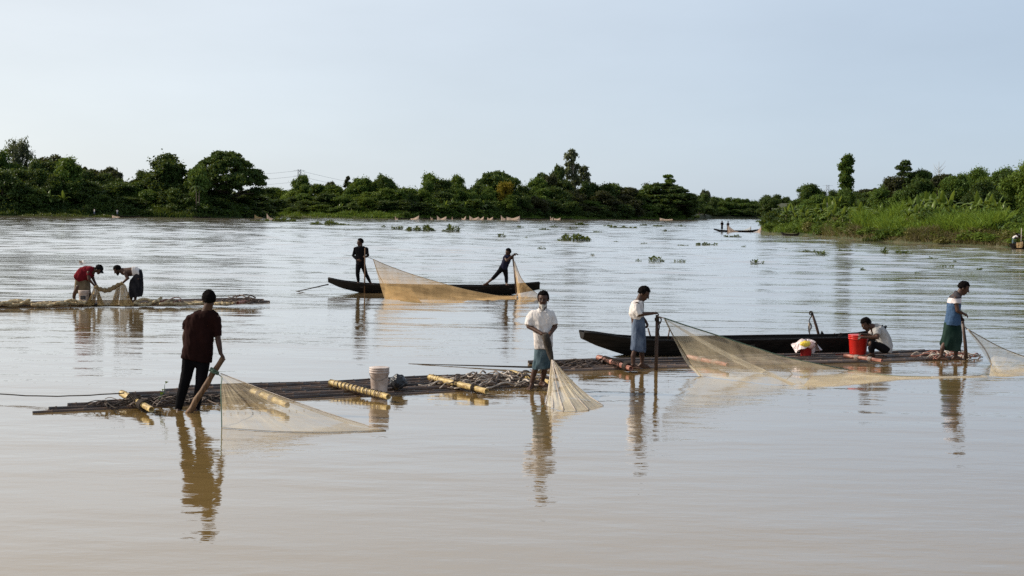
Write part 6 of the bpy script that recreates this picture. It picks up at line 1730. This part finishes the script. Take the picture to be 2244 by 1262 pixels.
for a in ((920, 506, 72, 13, 'long dark humped mat of water hyacinth in mid river left of the tall slim tree'), (988, 508, 38, 15, 'rounded clump of water hyacinth just right of the long humped mat'), (870, 503, 24, 11, 'small tangled clump of water hyacinth left of the long humped mat'),
          (735, 493.5, 112, 10, 'thin straggling mat of water hyacinth below the bright grassy shore'), (612, 485.5, 84, 9, 'weed mat of water hyacinth below the pale peaked net'), (1257, 528, 72, 15, 'ragged hyacinth mat with upright leaves midway between the canoe and the far shore'),
          (1100, 520, 16, 12, 'tiny hyacinth tuft with three upright leaves above the leaning man'), (1187, 546, 20, 7, 'flat little hyacinth tuft right of the leaning man'), (1440, 574, 34, 16, 'pointed hyacinth clump in open water above the man at the post'),
          (1400, 573, 14, 6, 'small hyacinth tuft left of the pointed clump'), (1487, 574, 28, 8, 'low hyacinth tuft right of the pointed clump'), (1661, 579, 32, 16, 'compact dark hyacinth clump floating alone'), (1548, 538, 46, 9, 'flat hyacinth mat in the middle of the channel'),
          (1803, 560, 28, 13, 'bright hyacinth rosette nearest the trunk reflection'), (1775, 552, 50, 6, 'thin hyacinth strip behind the bright rosette'), (1850, 550, 40, 5, 'sparse hyacinth strip below the tall bare-stemmed tree'), (1966, 557, 60, 16, 'leggy hyacinth plant with tall stems below the reeds'),
          (1912, 529, 46, 9, 'hyacinth patch touching the near bank'), (2070, 585, 46, 9, 'hyacinth sprig with a trailing strip, nearest the man in green'), (1606, 520, 38, 8, 'hyacinth mat in front of the small canoe off the bank tip'), (120, 474.5, 150, 9, 'long green weed mat under the left wood'), (225, 476, 60, 6, 'weed mat beside the pale figure under the left wood')):
    hya(*a[:4], a[4])
for a in ((1275, 493.5, 30, 6), (1332, 496, 20, 5), (1365, 499.5, 60, 6), (1213, 497.5, 18, 6), (1240, 505, 22, 4), (1195, 504.5, 30, 5), (1140, 499, 14, 6), (1410, 494.5, 16, 5), (1450, 496.5, 40, 4), (1490, 496.5, 26, 4), (1455, 507, 14, 5), (1130, 505, 12, 4), (1497, 538, 24, 4), (1411, 534, 14, 4),
          (1298, 560, 8, 4), (650, 479.5, 28, 6), (700, 484, 10, 4), (725, 485, 12, 4), (1025, 514, 14, 3), (1045, 514, 10, 3), (1153, 521, 8, 3), (1310, 509, 20, 4), (1260, 501, 26, 4), (1350, 530, 10, 3), (2145, 591, 12, 4), (2093, 574, 8, 4), (2040, 568, 30, 4), (840, 498, 10, 5), (560, 484, 24, 3), (1630, 541, 12, 3), (1720, 546, 10, 3), (1890, 592, 8, 3), (2010, 600, 10, 3)):
    hya(*a)

# ------------------------------------------------------------------ hut, pylons, wires, bird
hy = at(1395, 481).y + 7; hb = atd(1394, 475, hy); hb.z = 1.2
root = thing('hut', hb, 'small hut with pale blue roof half hidden under trees near the river bend', 'hut')
M_hutwall = rough_mat('hut_wall', (0.12, 0.12, 0.13), (0.2, 0.2, 0.21), 2, 0.9, 0); M_hutroof = rough_mat('blue_roof', (0.26, 0.36, 0.48), (0.38, 0.47, 0.58), 2, 0.5, 0)
z0 = atd(1394, 462, hy).z; z1 = atd(1394, 457, hy).z
mb = MB(); mb.box(V((hb.x, hb.y, (hb.z + z0) / 2)), 3.6, 2.6, z0 - hb.z); mb.build('wall', M_hutwall, root, smooth=False)
mb = MB(); mb.loft([[V((hb.x - 2.2, hb.y - 1.7, z0 - .1)), V((hb.x + 2.2, hb.y - 1.7, z0 - .1)), V((hb.x + 2.2, hb.y - 1.7, z0)), V((hb.x - 2.2, hb.y - 1.7, z0))], [V((hb.x - 2.1, hb.y + .2, z1 - .1)), V((hb.x + 2.1, hb.y + .2, z1 - .1)), V((hb.x + 2.1, hb.y + .2, z1)), V((hb.x - 2.1, hb.y + .2, z1))]]); mb.build('roof', M_hutroof, root, smooth=False)
mb = MB(); mb.box(V((hb.x - .5, hb.y - 1.31, hb.z + .9)), 0.8, 0.05, 1.7); mb.build('door', M_tar_in, root, smooth=False)

M_steel = rough_mat('grey_steel', (0.22, 0.24, 0.27), (0.30, 0.32, 0.35), 1, 0.5, 0)
def pylon(px, ptop, y, label, w=3.0):
    t = atd(px, ptop, y); base = V((t.x, y, 0)); H_ = t.z
    root = thing('pylon', base, label, 'pylon', 'power pylons')
    cor = lambda z, s: w * (1.0 - 0.62 * min(1, z / (H_ * .55))) / 2 if z < H_ * .55 else w * 0.19
    for sx in (-1, 1):
        for sy in (-1, 1):
            mb = MB(); mb.tube([base + V((sx * cor(z, 0), sy * cor(z, 0), z)) for z in np.linspace(0, H_, 6)], 0.13, 4); mb.build('leg', M_steel, root)
    mb = MB(); zz_ = np.linspace(0, H_, 12)
    for a, b in zip(zz_[:-1], zz_[1:]):
        for s in (-1, 1):
            mb.tube([base + V((-s * cor(a, 0), -cor(a, 0), a)), base + V((s * cor(b, 0), -cor(b, 0), b))], 0.07, 4); mb.tube([base + V((-s * cor(a, 0), cor(a, 0), a)), base + V((s * cor(b, 0), cor(b, 0), b))], 0.07, 4)
    mb.build('bracing', M_steel, root)
    for z in (0.97, 0.84, 0.71):
        mb = MB(); mb.tube([base + V((-w * .8, 0, H_ * z)), base + V((0, 0, H_ * z + .5)), base + V((w * .8, 0, H_ * z))], 0.09, 4); mb.build('cross_arm', M_steel, root)
    return base, H_
pb, pH = pylon(656, 371, 950, 'grey lattice pylon standing behind the wood right of the dome-shaped tree', 5.0)
pylon(1814, 405, 1500, 'faint distant lattice pylon left of the tall bare-stemmed tree', 7.0)
for k, z in enumerate((0.97, 0.84, 0.71)):
    a = pb + V((0, 0, pH * z)); 
    for side, (qx, qy) in (('left', (-60, 392 + k * 12)), ('right', (1060, 440 + k * 10))):
        b = atd(qx, qy, 950 if side == 'left' else 1150)
        rope('power_line', [a.lerp(b, t / 16) + V((0, 0, -9 * 4 * (t / 16) * (1 - t / 16) * (.5 if side == 'left' else .35))) for t in range(17)], 0.07, M_steel, ('upper', 'middle', 'lower')[k] + ' power line sagging away to the ' + side + ' of the lattice pylon', 'power line', 4)
yb2 = H_Y + 1.5; c = atd(178, 578, yb2)
root = thing('white_bird', c, 'tiny white egret flying just above the man in red', 'bird')
mb = MB(); mb.ellipsoid(c, 0.07, 0.025, 0.03); mb.capsule(c + V((0.08, 0, 0.01)), c + V((0.15, 0, 0.03)), 0.016, 0.010); mb.build('body', M_white, root)
for s in (-1, 1):
    mb = MB(); mb.grid([[c + V((0.05, 0, 0.01)), c + V((-0.05, 0, 0.01))], [c + V((0.05, s * .09, 0.09)), c + V((-0.04, s * .09, 0.08))], [c + V((-0.0, s * .2, 0.10)), c + V((-0.03, s * .2, 0.095))]]); mb.build('wing', M_white, root)

# ------------------------------------------------------------------ haze between us and the far banks
if HAZE:
    M_haze = bpy.data.materials.new('haze'); M_haze.use_nodes = True; ht = M_haze.node_tree
    ht.nodes.remove(ht.nodes['Principled BSDF'])
    pv = ht.nodes.new('ShaderNodeVolumePrincipled'); pv.inputs['Color'].default_value = (0.86, 0.92, 1.0, 1); pv.inputs['Density'].default_value = HAZE; pv.inputs['Anisotropy'].default_value = 0.3
    ht.links.new(pv.outputs[0], ht.nodes['Material Output'].inputs['Volume'])
    mb = MB(); mb.box(V((60, 690, 21)), 1300, 1500, 44)
    o = mb.build('haze', M_haze, smooth=False); tag(o, 'thin humid haze over the river', kind='stuff')

# ------------------------------------------------------------------ where look-alikes stand side by side, say which one by its place in the row
bpy.context.view_layer.update()
same = {}
for o in C.objects:
    if o.parent is None and o.get('label') and o.get('category'): same.setdefault(o['label'], []).append(o)
ORD = ['', 'first', 'second', 'third', 'fourth', 'fifth', 'sixth', 'seventh', 'eighth', 'ninth', 'tenth', 'eleventh', 'twelfth', 'thirteenth', 'fourteenth', 'fifteenth', 'sixteenth', 'seventeenth', 'eighteenth', 'nineteenth', 'twentieth']
for lab, os_ in same.items():
    n = len(os_)
    if n < 2: continue
    os_.sort(key=lambda o: o.matrix_world.translation.x / o.matrix_world.translation.y)
    for k, o in enumerate(os_):
        w = ('left one of two' if k == 0 else 'right one of two') if n == 2 else ('leftmost' if k == 0 else 'rightmost' if k == n - 1 else (ORD[k + 1] if k < 20 else str(k + 1) + 'th') + ' from left')
        o['label'] = lab + ', ' + w
